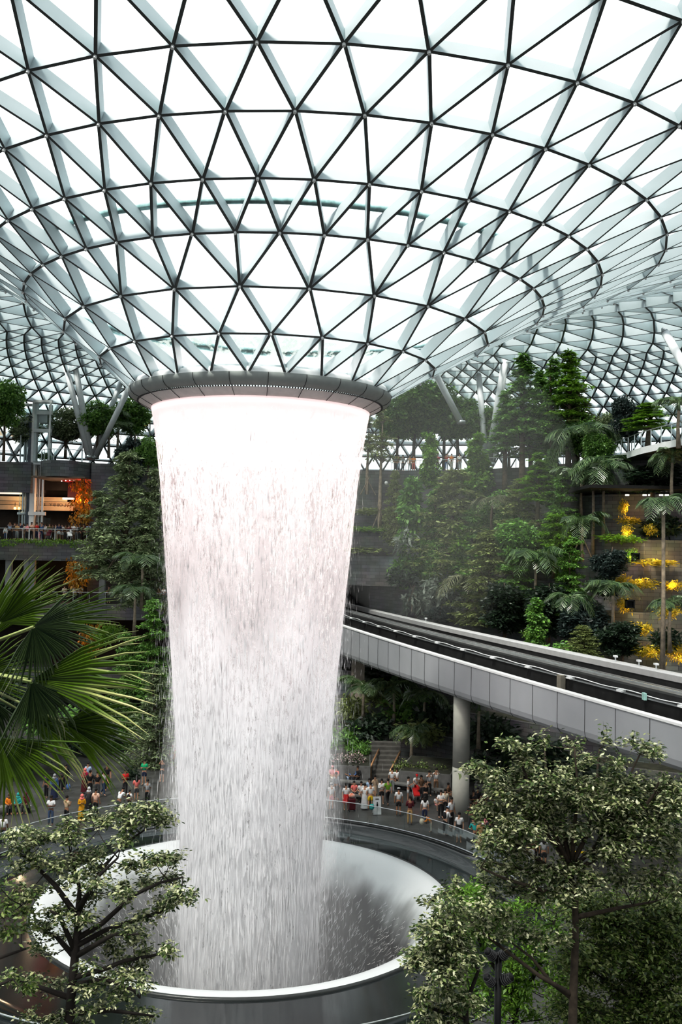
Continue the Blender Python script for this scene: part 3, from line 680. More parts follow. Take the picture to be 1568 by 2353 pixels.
# panel joints, lamps and boxes along the track
L = [0.0]
for i in range(70): L.append(L[-1] + (NP[i + 1] - NP[i]).length)
s = 1.0
while s < L[-1] - 25:
    i = max(j for j in range(71) if L[j] <= s); f = i + (s - L[i]) / (L[min(i + 1, 70)] - L[i]); dep = (18 + 88 * f / 70 - 36.7) * 0.018
    MB().tube([gpt(f, -0.008, -0.12), gpt(f, -0.008, -1.45 - dep), gpt(f, 0.05, -1.72 - dep), gpt(f, 0.2, -1.9 - dep)], 0.014, 4).build('panel_joint', M_dark, gd); s += 2.35
i = 11.0; k = 0
while i < 60:
    q = gpt(i, 3.0, 0.0); MB().box((q.x, q.y, q.z - 0.02), (0.30, 0.42, 0.1), Matrix.Rotation(0.3, 3, 'Z')).build('light_fitting', M_white, gd)
    q = gpt(i + 1.3, 1.0, -0.5); MB().box(q, (0.22, 0.3, 0.16), Matrix.Rotation(0.3, 3, 'Z')).build('rail_clamp', M_rail, gd)
    if k in (4,):
        q = gpt(i + 0.6, 2.9, -0.35); MB().box(q, (0.3, 0.4, 0.75), Matrix.Rotation(0.3, 3, 'Z')).build('junction_box', mat('junction_box_tan', (0.26, 0.24, 0.2), 0.5), gd)
    i += 3.4; k += 1
b = MB(); b.tube([gpt(i, 3.0, 0.06 + 0.03 * sin(i * 1.9)) for i in np.arange(8, 66, 0.5)], 0.03, 5); b.build('cable', M_white, gd, True)
for i in (17.5, 23.5, 24.6, 26.2, 47):
    q = gpt(i, gw_[int(i)] - 0.4, 0.0); MB().tube([q + Vector((0, 0, 0.4)), q + Vector((0, 0, 0.78))], 0.04, 6).box(q + Vector((0, 0, 0.8)), (0.2, 0.3, 0.10)).build('signal_post', M_white, gd)
for i in (14.5, 19.8): 
    q = gpt(i, 2.95, 0.0); MB().box(q, (0.14, 0.3, 0.32)).build('marker_plate', mat('marker_green', (0.5, 0.75, 0.7), 0.5), gd)

fc = on_z(1058, 1884, 0)
cl = empty('guideway_column', fc); tag(cl, 'round pale concrete column standing on the plaza under the guideway', 'column')
M_col = mat('column_concrete', (0.52, 0.52, 0.47), 0.7, noise=0.05)
MB().tube([(0, 0, 0), (0, 0, 3.2)], 0.52, 32).build('lower_shaft', M_col, cl, True)
MB().tube([(0, 0, 3.22), (0, 0, 7.6)], 0.515, 32).build('upper_shaft', M_col, cl, True)
p = at(823, 1540, 80); c2 = empty('guideway_pier', (p.x, p.y, 3.4)); tag(c2, 'brownish concrete pier under the guideway just right of the waterfall', 'column')
MB().box((0, 0, 2.3), (1.1, 1.0, 4.6)).build('shaft', mat('pier_brown', (0.36, 0.31, 0.27), 0.7), c2)
MB().box((0, 0, 4.7), (1.7, 2.2, 0.5)).build('bearing_head', M_concrete, c2)

# ------------------------------------------------------------------ cantilevered walkway at the upper right
zw = 24.75
fr = [on_z(px, py, zw) for px, py in ((1386, 1058), (1413, 1048), (1444, 1038), (1474, 1028), (1520, 1017), (1568, 1007), (1640, 990), (1760, 960))]
wk = empty('canopy_walkway', fr[3]); tag(wk, 'white edged cantilevered walkway with glass railing at the upper right', 'walkway'); O = fr[3]
bk = [p + Vector((3.8 + 0.5 * i, 7.5, 0)) for i, p in enumerate(fr)]
def strip(name, A, B, m_):
    b = MB(); n = len(A); b.v = [tuple(p - O) for p in A] + [tuple(p - O) for p in B]
    for i in range(n - 1): b.f.append([i, i + 1, n + i + 1, n + i]); b.m.append(0)
    return b.build(name, m_, wk)
dn = Vector((0, 0, -0.52))
strip('edge_fascia', [p + dn for p in fr], fr, M_white); strip('end_fascia', [fr[0] + dn, bk[0] + dn], [fr[0], bk[0]], M_white)
strip('deck', fr, bk, M_concrete); strip('soffit', [p + dn for p in fr], [p + dn for p in bk], mat('soffit_dark', (0.06, 0.06, 0.06), 0.7))
for t in (0.12, 0.3, 0.48, 0.66):
    strip('soffit_slat', [a.lerp(b_, t) + dn * 1.1 for a, b_ in zip(fr[3:], bk[3:])], [a.lerp(b_, t + 0.10) + dn * 1.1 for a, b_ in zip(fr[3:], bk[3:])], mat('slat_grey', (0.30, 0.31, 0.30), 0.6))
MB().tube([p - O + Vector((0, 0, 1.2)) for p in fr], 0.035, 6).build('handrail', M_rail, wk, True)
strip('glass_panel', [p + Vector((0, 0, 0.05)) for p in fr], [p + Vector((0, 0, 1.12)) for p in fr], M_rail_glass)
for i in range(len(fr) - 1):
    for t in (0.0, 0.5):
        q = fr[i].lerp(fr[i + 1], t) - O; MB().box((q.x, q.y, 0.6), (0.07, 0.07, 1.2)).build('post', M_rail, wk)
# downlights in the dark recess below it
for px, py in ((1442, 1139), (1482, 1139), (1495, 1139), (1520, 1139), (1533, 1139)):
    p = at(px, py, 76.3); d = MB().tube([(0, 0, 0), (0, 0, 0.1)], 0.16, 10).build('downlight', mat('downlight_glow', (1, 0.95, 0.8), 0.5, emit=(1, 0.93, 0.75), es=5, noise=0), None, loc=p)
    tag(d, 'round downlight glowing in the dark recess under the walkway', 'lamp', 'downlights in the recess under the walkway')
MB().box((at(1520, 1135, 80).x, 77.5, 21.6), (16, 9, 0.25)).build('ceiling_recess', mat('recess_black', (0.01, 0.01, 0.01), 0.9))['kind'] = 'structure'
for px, py, Y_, e in ((1448, 1170, 75.6, 70), (1440, 1225, 74, 70), (1448, 1282, 72.5, 60), (1500, 1272, 72.5, 130), (1555, 1275, 72.5, 90), (1470, 1335, 71, 90), (1545, 1345, 70.5, 70), (1440, 1400, 69.5, 60), (1475, 1445, 67.5, 70), (1550, 1450, 67.5, 80), (1500, 1500, 65.5, 80), (1560, 1510, 65, 70)):
    lamp(at(px, py, Y_), e, (1, 0.66, 0.2), 0.15)

# ------------------------------------------------------------------ stair, planters and ledges on the far side of the plaza
st = empty('stair', on_z(880, 1800, 0)); tag(st, 'grey stone stair climbing between two planters beyond the crowd', 'stair')
for i in range(9):
    MB().box((0.05 * i, 0.62 * i + 0.3, 0.1 + 0.1 * i), (2.3, 0.64, 0.2 + 0.2 * i)).build('step', mat('stair_stone', (0.11, 0.105, 0.095), 0.8, noise=0.2), st)
M_bronze = mat('bronze_rail', (0.50, 0.30, 0.16), 0.35, 0.4)
for nm, (x0, y0), (x1, y1), lb in (('stair_handrail', (852, 1762), (871, 1722), 'bronze slanted handrail on the left side of the stair'), ('stair_handrail', (897, 1772), (920, 1727), 'bronze slanted handrail on the right side of the stair')):
    a = at(x0, y0, 66.2); b_ = at(x1, y1, 70); e = empty(nm, a); tag(e, lb, 'handrail'); d = b_ - a
    MB().tube([(0, 0, 0), d], 0.07, 8).build('rail', M_bronze, e, True)
    for t in (0.06, 0.94): MB().tube([d * t, d * t - Vector((0, 0, 1.0))], 0.035, 6).build('post', M_bronze, e)
def planter(p0, p1, h, depth, label):
    a, b_ = on_z(*p0, 0), on_z(*p1, 0); e = empty('planter', a); tag(e, label, 'planter'); d = b_ - a; n_ = Vector((-d.y, d.x, 0)).normalized() * depth
    if n_.y < 0: n_ = -n_
    up = Vector((0, 0, h)); z_ = Vector((0, 0, 0))
    b = MB().hexa([z_, d, d + n_, n_, up, d + up, d + n_ + up, n_ + up]); b.build('stone_box', mat('planter_stone', (0.17, 0.17, 0.165), 0.65, noise=0.2), e)
    i = 0.12 / depth; k = 0.02
    MB().add([d * k + n_ * i + up * 1.01, d * (1 - k) + n_ * i + up * 1.01, d * (1 - k) + n_ * (1 - i) + up * 1.01, d * k + n_ * (1 - i) + up * 1.01], [(0, 1, 2, 3)]).build('soil', M_soil, e)
    return e
planter((742, 1800), (851, 1803), 1.25, 5, 'long stone planter of pink flowers left of the stair')
planter((916, 1812), (1036, 1822), 1.2, 5, 'stone planter of pale shrubs right of the stair')
planter((1090, 1830), (1330, 1850), 0.8, 4, 'low dark planter behind the pale column')
def bench(p0, p1, label, z=0.45, w=0.6):
    a, b_ = on_z(*p0, 0), on_z(*p1, 0); e = empty('bench', (a + b_) / 2); tag(e, label, 'bench'); d = (b_ - a); L_ = d.length; rz = math.atan2(d.y, d.x); M3 = Matrix.Rotation(rz, 3, 'Z')
    MB().box((0, 0, z - 0.05), (L_, w, 0.1), M3).build('seat', mat('bench_stone', (0.2, 0.2, 0.19), 0.6), e)
    for s_2 in (-0.42, 0, 0.42): MB().box(M3 @ Vector((L_ * s_2, 0, z / 2 - 0.05)), (0.3, w * 0.8, z - 0.1), M3).build('support', M_dark, e)
bench((752, 1806), (846, 1812), 'long stone bench against the flower planter'); bench((800, 1838), (860, 1846), 'dark bench the seated trio in the crowd is using')
bench((905, 1812), (1030, 1832), 'stone bench along the right planter'); bench((1085, 1848), (1165, 1862), 'dark bench behind the pale column'); bench((-20, 1872), (72, 1866), 'dark bench at the left edge of the plaza')
# ------------------------------------------------------------------ plants
def unit(a): return a / np.maximum(1e-9, np.linalg.norm(a, axis=1, keepdims=True))
def leaf_quads(P, D, U, L, W):
    S = unit(np.cross(D, U)); n = len(P); V = np.zeros((n, 4, 3)); L = np.asarray(L).reshape(-1, 1); W = np.asarray(W).reshape(-1, 1)
    mid = P + D * L * 0.45
    V[:, 0] = P; V[:, 1] = mid + S * W * 0.5; V[:, 2] = P + D * L - np.array([0, 0, 1.0]) * L * 0.12; V[:, 3] = mid - S * W * 0.5
    return V.reshape(-1, 3)
def leaf_cloud(g, centers, radii, n, L, W, flat=1.0, droop=0.2, horiz=0.6):
    """n leaves spread in soft lumps around the centres; flat squashes a lump, horiz lays the leaves level"""
    centers = np.asarray(centers, float); k = len(centers); radii = np.asarray(radii, float)
    idx = g.integers(0, k, n); d = unit(g.normal(size=(n, 3))); r_ = radii[idx][:, None] * (g.random((n, 1)) ** 0.45)
    P = centers[idx] + d * r_ * np.array([1, 1, flat])
    D = unit(d * np.array([1, 1, 0.5]) + g.normal(size=(n, 3)) * 0.6 - np.array([0, 0, droop]))
    D[:, 2] *= (1 - horiz); D = unit(D)
    U = unit(g.normal(size=(n, 3)) * (1 - horiz * 0.75) + np.array([0, 0, 1.0]))
    s = 0.65 + 0.7 * g.random(n)
    return leaf_quads(P, D, U, L * s, W * s)
M_bark = mat('bark_brown', (0.12, 0.09, 0.065), 0.9, noise=0.4, scale=4)
M_bark_dark = mat('bark_dark', (0.025, 0.02, 0.017), 0.9, noise=0.4, scale=4)
M_bark_pale = mat('bark_pale', (0.30, 0.25, 0.19), 0.9, noise=0.3, scale=4)
G_mid = leaf_mat('leaf_mid', [(0.059, 0.157, 0.036), (0.148, 0.329, 0.055), (0.295, 0.533, 0.101), (0.132, 0.282, 0.076)])
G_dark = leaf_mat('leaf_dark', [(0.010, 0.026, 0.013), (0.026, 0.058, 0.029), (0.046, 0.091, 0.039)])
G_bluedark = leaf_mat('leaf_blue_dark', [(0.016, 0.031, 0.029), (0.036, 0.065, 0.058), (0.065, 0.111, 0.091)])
G_bright = leaf_mat('leaf_bright', [(0.093, 0.224, 0.022), (0.212, 0.421, 0.033), (0.344, 0.589, 0.067)], 0.45)
G_lime = leaf_mat('leaf_lime', [(0.160, 0.260, 0.010), (0.340, 0.460, 0.030), (0.460, 0.560, 0.060)], 0.5)
G_olive = leaf_mat('leaf_olive', [(0.113, 0.144, 0.048), (0.250, 0.312, 0.096), (0.407, 0.480, 0.174), (0.160, 0.192, 0.067)])
G_sage = leaf_mat('leaf_sage', [(0.061, 0.107, 0.044), (0.203, 0.280, 0.129), (0.526, 0.624, 0.344), (0.121, 0.182, 0.086)])
G_silver = leaf_mat('leaf_silver', [(0.100, 0.140, 0.100), (0.260, 0.310, 0.250), (0.420, 0.460, 0.400)])
G_gold_lit = leaf_mat('leaf_gold_lit', [(0.320, 0.150, 0.008), (0.600, 0.320, 0.020), (0.800, 0.450, 0.040)], 0.4)  # orange lamp light on the vines, put into the leaf colour
G_yellow_lit = leaf_mat('leaf_yellow_lit', [(0.250, 0.220, 0.010), (0.600, 0.480, 0.020), (0.800, 0.660, 0.050)], 0.4)  # leaf colour carries the yellow of the terrace lamps
G_varieg = leaf_mat('leaf_variegated', [(0.009, 0.025, 0.004), (0.034, 0.078, 0.011), (0.112, 0.190, 0.034), (0.470, 0.493, 0.246), (0.900, 0.896, 0.627), (0.056, 0.112, 0.017)], 0.25)
G_varieg2 = leaf_mat('leaf_variegated_green', [(0.011, 0.032, 0.005), (0.046, 0.103, 0.011), (0.138, 0.241, 0.023), (0.460, 0.506, 0.207), (0.081, 0.172, 0.014)], 0.3)
G_palm = leaf_mat('palm_leaf', [(0.048, 0.115, 0.038), (0.115, 0.211, 0.077), (0.269, 0.365, 0.154)], 0.3, 0.35, 0.12)
G_palm_pale = leaf_mat('palm_leaf_pale', [(0.100, 0.130, 0.060), (0.300, 0.310, 0.180), (0.160, 0.180, 0.100)], 0.3)
G_flower = leaf_mat('flower_pink', [(0.750, 0.450, 0.480), (0.850, 0.700, 0.700), (0.050, 0.100, 0.030), (0.040, 0.080, 0.020)], 0.3)

def trunk_mesh(g, h, r_, limbs, bark, lean=0.04, split=0.35):
    m = MB(); n = 7; px = g.normal(0, lean * h, 2)
    f = lambda t: Vector((px[0] * t * t, px[1] * t * t, h * t))
    m.tube([f(i / n) for i in range(n + 1)], [r_ * (1.25 - 0.95 * i / n) for i in range(n + 1)], 8)
    for c in limbs:
        c = Vector(c); z = max(split * h, min(0.94 * h, c.z - 0.45 * math.hypot(c.x, c.y))); b = f(z / h)
        mid = b.lerp(c, 0.55) + Vector((0, 0, 0.06 * (c - b).length)); rr = r_ * 0.38
        m.tube([b, mid, c], [rr, rr * 0.6, rr * 0.2], 5)
    return m
def tree_proto(kind, seed, h=10.0, w=5.0, leaf=None, bark=None, n=2600, L=0.34, W=0.17, c0=0.35, lev=8, lumps=26):
    """crowns in the unit of metres, base at the origin; returns the parts (name, mesh)"""
    g = np.random.default_rng(seed); leaf = leaf or G_mid; bark = bark or M_bark
    if kind == 'broad':
        cs = []; rs = []
        for i in range(lumps):
            d = unit(g.normal(size=(1, 3)))[0]; q = 0.55 + 0.45 * g.random()
            zc = h * (c0 + (1 - c0) * (0.5 + 0.42 * d[2] * q)); rad = w / 2 * (0.75 + 0.25 * g.random())
            cs.append((d[0] * rad * q * 0.85, d[1] * rad * q * 0.85, zc)); rs.append(w * 0.16 * (0.7 + 0.7 * g.random()))
        V = leaf_cloud(g, cs, rs, n, L, W, 0.75, 0.25, 0.4); limbs = cs[::2]
    elif kind == 'tiered':       # level, layered sprays, like a madagascar almond or an elm
        cs = []; rs = []; limbs = []
        for i in range(lev):
            t = i / max(1, lev - 1); z = h * (c0 + (0.97 - c0) * t); rad = w / 2 * (1 - 0.80 * t ** 1.3) * (0.8 + 0.35 * g.random()); k = max(4, int(7 * (1 - 0.5 * t)))
            a0 = g.random() * 6.28
            for j in range(k):
                a = a0 + 6.283 * j / k + g.normal(0, 0.2); rl = rad * (0.65 + 0.4 * g.random())
                limbs.append((rl * 0.8 * cos(a), rl * 0.8 * sin(a), z + g.normal(0, 0.02 * h)))
                for q in (0.35, 0.65, 0.95):
                    cs.append((rl * q * cos(a) + g.normal(0, .04 * w), rl * q * sin(a) + g.normal(0, .04 * w), limbs[-1][2] + 0.05 * h * (0.4 - q) + g.normal(0, .008 * h))); rs.append(w * 0.115 * (1.15 - 0.5 * t) * (0.7 + 0.5 * g.random()))
        V = leaf_cloud(g, cs, rs, n, L, W, 0.22, 0.1, 0.75)
    elif kind == 'column':       # a pole wrapped in climbing leaves
        cs = [(g.normal(0, w * 0.16), g.normal(0, w * 0.16), h * (0.06 + 0.92 * i / (lumps - 1))) for i in range(lumps)]
        rs = [w * 0.36 * (1.05 - 0.55 * (i / lumps) ** 2) * (0.75 + 0.4 * g.random()) for i in range(lumps)]
        V = leaf_cloud(g, cs, rs, n, L, W, 1.0, 0.55, 0.2); limbs = []
    elif kind == 'shrub':
        cs = []; rs = []
        for i in range(lumps):
            a = g.random() * 6.28; q = g.random() ** 0.5
            cs.append((w / 2 * q * cos(a) * .8, w / 2 * q * sin(a) * .8, h * (0.18 + 0.6 * g.random() * (1 - 0.4 * q)))); rs.append(0.24 * h + 0.06 * w)
        V = leaf_cloud(g, cs, rs, n, L, W, 0.8, 0.1, 0.25); limbs = cs[::4]
    fo = quads_mesh('foliage', V, leaf)
    tm = trunk_mesh(g, h * (0.93 if kind != 'shrub' else 0.5), 0.016 * h + 0.05 if kind != 'shrub' else 0.04, limbs, bark, 0.03 if kind != 'column' else 0.0, 0.3 if kind != 'shrub' else 0.1).mesh('trunk')
    tm.materials.append(bark); tm.polygons.foreach_set('use_smooth', [True] * len(tm.polygons))
    return [('trunk' if kind != 'shrub' else 'stems', tm), ('foliage', fo)]
def place(proto, name, label, cat, loc, sx, sz, rz, group=None):
    e = empty(name, loc, rz); e.scale = (sx, sx, sz); tag(e, label, cat, group)
    for nm, me in proto: link(nm, me, e)
    return e
H0 = 10.0
PR = {
 'broad': [tree_proto('broad', 21, 10, 7, G_mid, n=9500, L=0.46, W=0.25, lumps=38), tree_proto('broad', 22, 10, 7, G_mid, n=9500, L=0.46, W=0.25, lumps=34)],
 'broadgrey': [tree_proto('broad', 23, 10, 7, G_sage, n=6000, L=0.40, W=0.2, lumps=30)],
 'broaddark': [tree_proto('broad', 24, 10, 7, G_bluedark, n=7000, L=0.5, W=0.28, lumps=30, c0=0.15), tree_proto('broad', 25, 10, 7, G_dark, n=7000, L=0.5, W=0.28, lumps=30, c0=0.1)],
 'tall': [tree_proto('tiered', 31, 10, 3.4, G_mid, n=6500, L=0.30, W=0.12, c0=0.42, lev=11), tree_proto('tiered', 32, 10, 3.4, G_bright, n=6500, L=0.30, W=0.12, c0=0.5, lev=9), tree_proto('tiered', 37, 10, 3.4, G_olive, n=5600, L=0.30, W=0.12, c0=0.45, lev=9)],
 'sparse': [tree_proto('tiered', 33, 10, 4.0, G_olive, M_bark_pale, n=2600, L=0.26, W=0.12, c0=0.62, lev=5)],
 'layer_olive': [tree_proto('tiered', 34, 10, 9, G_olive, n=9500, L=0.46, W=0.17, c0=0.12, lev=11)],
 'layer_sage': [tree_proto('tiered', 35, 10, 7.5, G_sage, n=9500, L=0.42, W=0.15, c0=0.08, lev=13), tree_proto('tiered', 38, 10, 7.5, G_sage, n=8200, L=0.42, W=0.16, c0=0.10, lev=11)],
 'layer_green': [tree_proto('tiered', 36, 10, 8, G_bright, n=6500, L=0.44, W=0.18, c0=0.3, lev=6), tree_proto('tiered', 39, 10, 8, G_mid, n=9500, L=0.44, W=0.18, c0=0.1, lev=10)],
 'column': [tree_proto('column', 41, 10, 3, G_bright, n=3600, L=0.5, W=0.34), tree_proto('column', 42, 10, 3, G_mid, n=3600, L=0.5, W=0.34)],
 'shrub': [tree_proto('shrub', 51, 2, 3, G_mid, n=700, L=0.42, W=0.17), tree_proto('shrub', 52, 2, 3, G_dark, n=800, L=0.46, W=0.2), tree_proto('shrub', 53, 2, 3, G_silver, n=520, L=0.5, W=0.17), tree_proto('shrub', 54, 2, 3, G_yellow_lit, n=560, L=0.40, W=0.14), tree_proto('shrub', 55, 2, 3, G_bright, n=640, L=0.36, W=0.15), tree_proto('shrub', 56, 2, 3, G_olive, n=620, L=0.4, W=0.16), tree_proto('shrub', 57, 2, 3, G_flower, n=700, L=0.28, W=0.14), tree_proto('shrub', 58, 2, 3, G_varieg2, n=700, L=0.26, W=0.15)],
}
def tree(kind, var, px, ytop, ybase, Y, wpx, label, name='tree', cat='tree', group=None, p0=None):
    base = at(px, ybase, Y); h = (ybase - ytop) * Y / F; w = wpx * Y / F
    pr = PR[kind][var]; h0 = 2.0 if kind == 'shrub' else 10.0; w0 = {'broad': 7, 'broadgrey': 7, 'broaddark': 7, 'tall': 3.4, 'sparse': 4, 'layer_olive': 9, 'layer_sage': 7.5, 'layer_green': 8, 'column': 3, 'shrub': 3}[kind]
    return place(pr, name, label, cat, base, w / w0, h / h0, rnd.random() * 6.28, group)
# --- right hillside
T = [
 ('broad', 0, 912, 905, 1078, 99, 110, 'broad leafy tree on the top deck nearest the falling water'),
 ('broad', 1, 985, 872, 1078, 98, 150, 'largest broad crowned tree on the right top deck beside the slanted column'),
 ('broad', 0, 1052, 905, 1078, 98, 120, 'broad tree on the top deck right of the slanted roof column'),
 ('broad', 1, 1112, 930, 1080, 96, 100, 'broad tree on the top deck behind the thick grey column'),
 ('sparse', 0, 872, 935, 1216, 92.5, 85, 'thin staked tree with sparse brownish crown beside the waterfall'),
 ('sparse', 0, 843, 960, 1136, 94, 70, 'second thin staked tree half hidden by the waterfall edge'),
 ('tall', 0, 1200, 812, 1120, 86, 110, 'tall slim tree with tiered crown rising in front of the roof'),
 ('tall', 0, 1268, 822, 1110, 85, 90, 'dark slim tree between the two tallest hillside trees'),
 ('tall', 1, 1306, 803, 1080, 84, 95, 'tallest bright green slim tree on the right hillside'),
 ('tall', 2, 1322, 885, 1080, 85, 110, 'brownish slim tree below the tallest bright one'),
 ('tall', 0, 1160, 900, 1130, 88, 90, 'slim green tree hazed by spray beside the thick column'),
 ('tall', 0, 1220, 930, 1120, 87, 90, 'slim tree standing in front of the tall tiered one'),
 ('broad', 0, 1265, 950, 1110, 90, 100, 'dense dark tree crown under the slim hillside trees'),
 ('broad', 1, 1330, 950, 1120, 84, 90, 'round tree crown beside the palm cluster of the hillside'),
 ('column', 0, 986, 996, 1120, 91.5, 42, 'bright leafy pillar of climbers in front of the top deck railing'),
 ('column', 0, 1096, 1000, 1140, 90, 52, 'leafy pillar of climbers left of the thick grey column'),
 ('column', 1, 940, 1105, 1340, 90, 72, 'tall leafy pillar beside the grey bare walls near the spray'),
 ('column', 1, 1266, 1035, 1160, 83, 44, 'dark leafy pillar below the slim hillside trees'),
 ('column', 0, 1055, 1205, 1340, 86, 56, 'bright cone of climbing leaves halfway up the hillside'),
 ('column', 0, 1290, 1180, 1330, 79, 60, 'leafy pillar left of the small staked palm'),
 ('layer_olive', 0, 1040, 1085, 1330, 88, 215, 'wide olive brown layered tree in the hazy spray'),
 ('layer_olive', 0, 1195, 1105, 1300, 84, 170, 'yellowish layered tree in the middle of the hillside'),
 ('layer_olive', 0, 1120, 1225, 1450, 82, 190, 'big dark layered tree above the guideway with drooping sprays'),
 ('layer_green', 0, 1272, 1180, 1330, 78.5, 120, 'bright green flat topped layered tree on the hillside'),
 ('layer_green', 1, 1080, 1180, 1400, 86, 150, 'mid green layered tree between the olive ones'),
 ('broaddark', 0, 1400, 1250, 1350, 70, 90, 'dark blue green small tree left of the lit terraces'),
 ('broaddark', 1, 1260, 1330, 1490, 73, 150, 'dark bushy tree just above the guideway parapet'),
 ('broaddark', 0, 1340, 1360, 1515, 69, 140, 'dark bushy tree right of the drooping palm above the track'),
 ('broaddark', 1, 1160, 1330, 1480, 78, 130, 'dark bushy tree behind the guideway centre'),
 ('broaddark', 1, 1430, 1420, 1530, 66, 110, 'low dark tree above the track near the yellow shrubs'),
 ('layer_olive', 0, 1340, 1440, 1530, 65, 110, 'low spreading tree just over the far parapet'),
 ('layer_green', 1, 1180, 1240, 1440, 80, 120, 'green layered tree left of the fountain shaped palm'),
 ('broad', 0, 1000, 1230, 1400, 88, 90, 'leafy tree with bare trunks above the silver shrubs'),
 ('broaddark', 0, 1445, 893, 1040, 78, 85, 'dark tree on the upper right walkway'),
 ('tall', 1, 1490, 925, 1035, 75, 110, 'lime green feathery tree on the upper right walkway'),
 ('broadgrey', 0, 1400, 940, 1070, 84, 80, 'thin grey green tree behind the walkway tip'),
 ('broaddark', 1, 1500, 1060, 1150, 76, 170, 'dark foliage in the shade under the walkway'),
 ('column', 1, 1230, 1380, 1500, 70, 50, 'hanging leafy column above the guideway right of centre'),
]
T += [('layer_green', 1, 1000, 1120, 1330, 89, 120, 'green layered tree behind the olive one in the spray'), ('broad', 1, 1085, 1150, 1330, 89.5, 110, 'leafy tree between the two climber pillars of the hazy slope'), ('broad', 0, 1150, 1120, 1320, 87, 120, 'leafy tree right of the hazy olive layered tree'), ('layer_olive', 0, 905, 1085, 1260, 92, 70, 'narrow olive tree beside the bare terrace walls'),
 ('tall', 1, 1235, 1040, 1240, 82, 90, 'bright slim tree in the middle of the right slope'), ('broad', 1, 1190, 1190, 1360, 81, 120, 'round leafy tree behind the fountain shaped palm'), ('layer_green', 1, 1310, 1240, 1420, 73, 110, 'layered green tree right of the fountain shaped palm'), ('broaddark', 0, 1010, 1390, 1440, 84, 80, 'low dark bush above the tunnel end of the guideway'), ('broad', 0, 1100, 1060, 1200, 92, 100, 'round tree below the top deck wall in the haze'),
 ('broad', 0, 950, 890, 1078, 102, 130, 'broad tree behind the crowd of the top deck'), ('broad', 1, 1020, 890, 1080, 103, 130, 'second broad tree behind the crowd of the top deck'), ('broad', 0, 1170, 930, 1085, 97, 110, 'broad tree right of the thick grey column'), ('tall', 0, 1240, 850, 1100, 88, 80, 'slim tree behind the two tallest ones'), ('broad', 1, 1370, 990, 1130, 80, 80, 'leafy tree behind the big crowned palm'), ('layer_green', 1, 1290, 1090, 1260, 80, 110, 'green layered tree left of the hillside palms')]
for a in T: tree(*a)
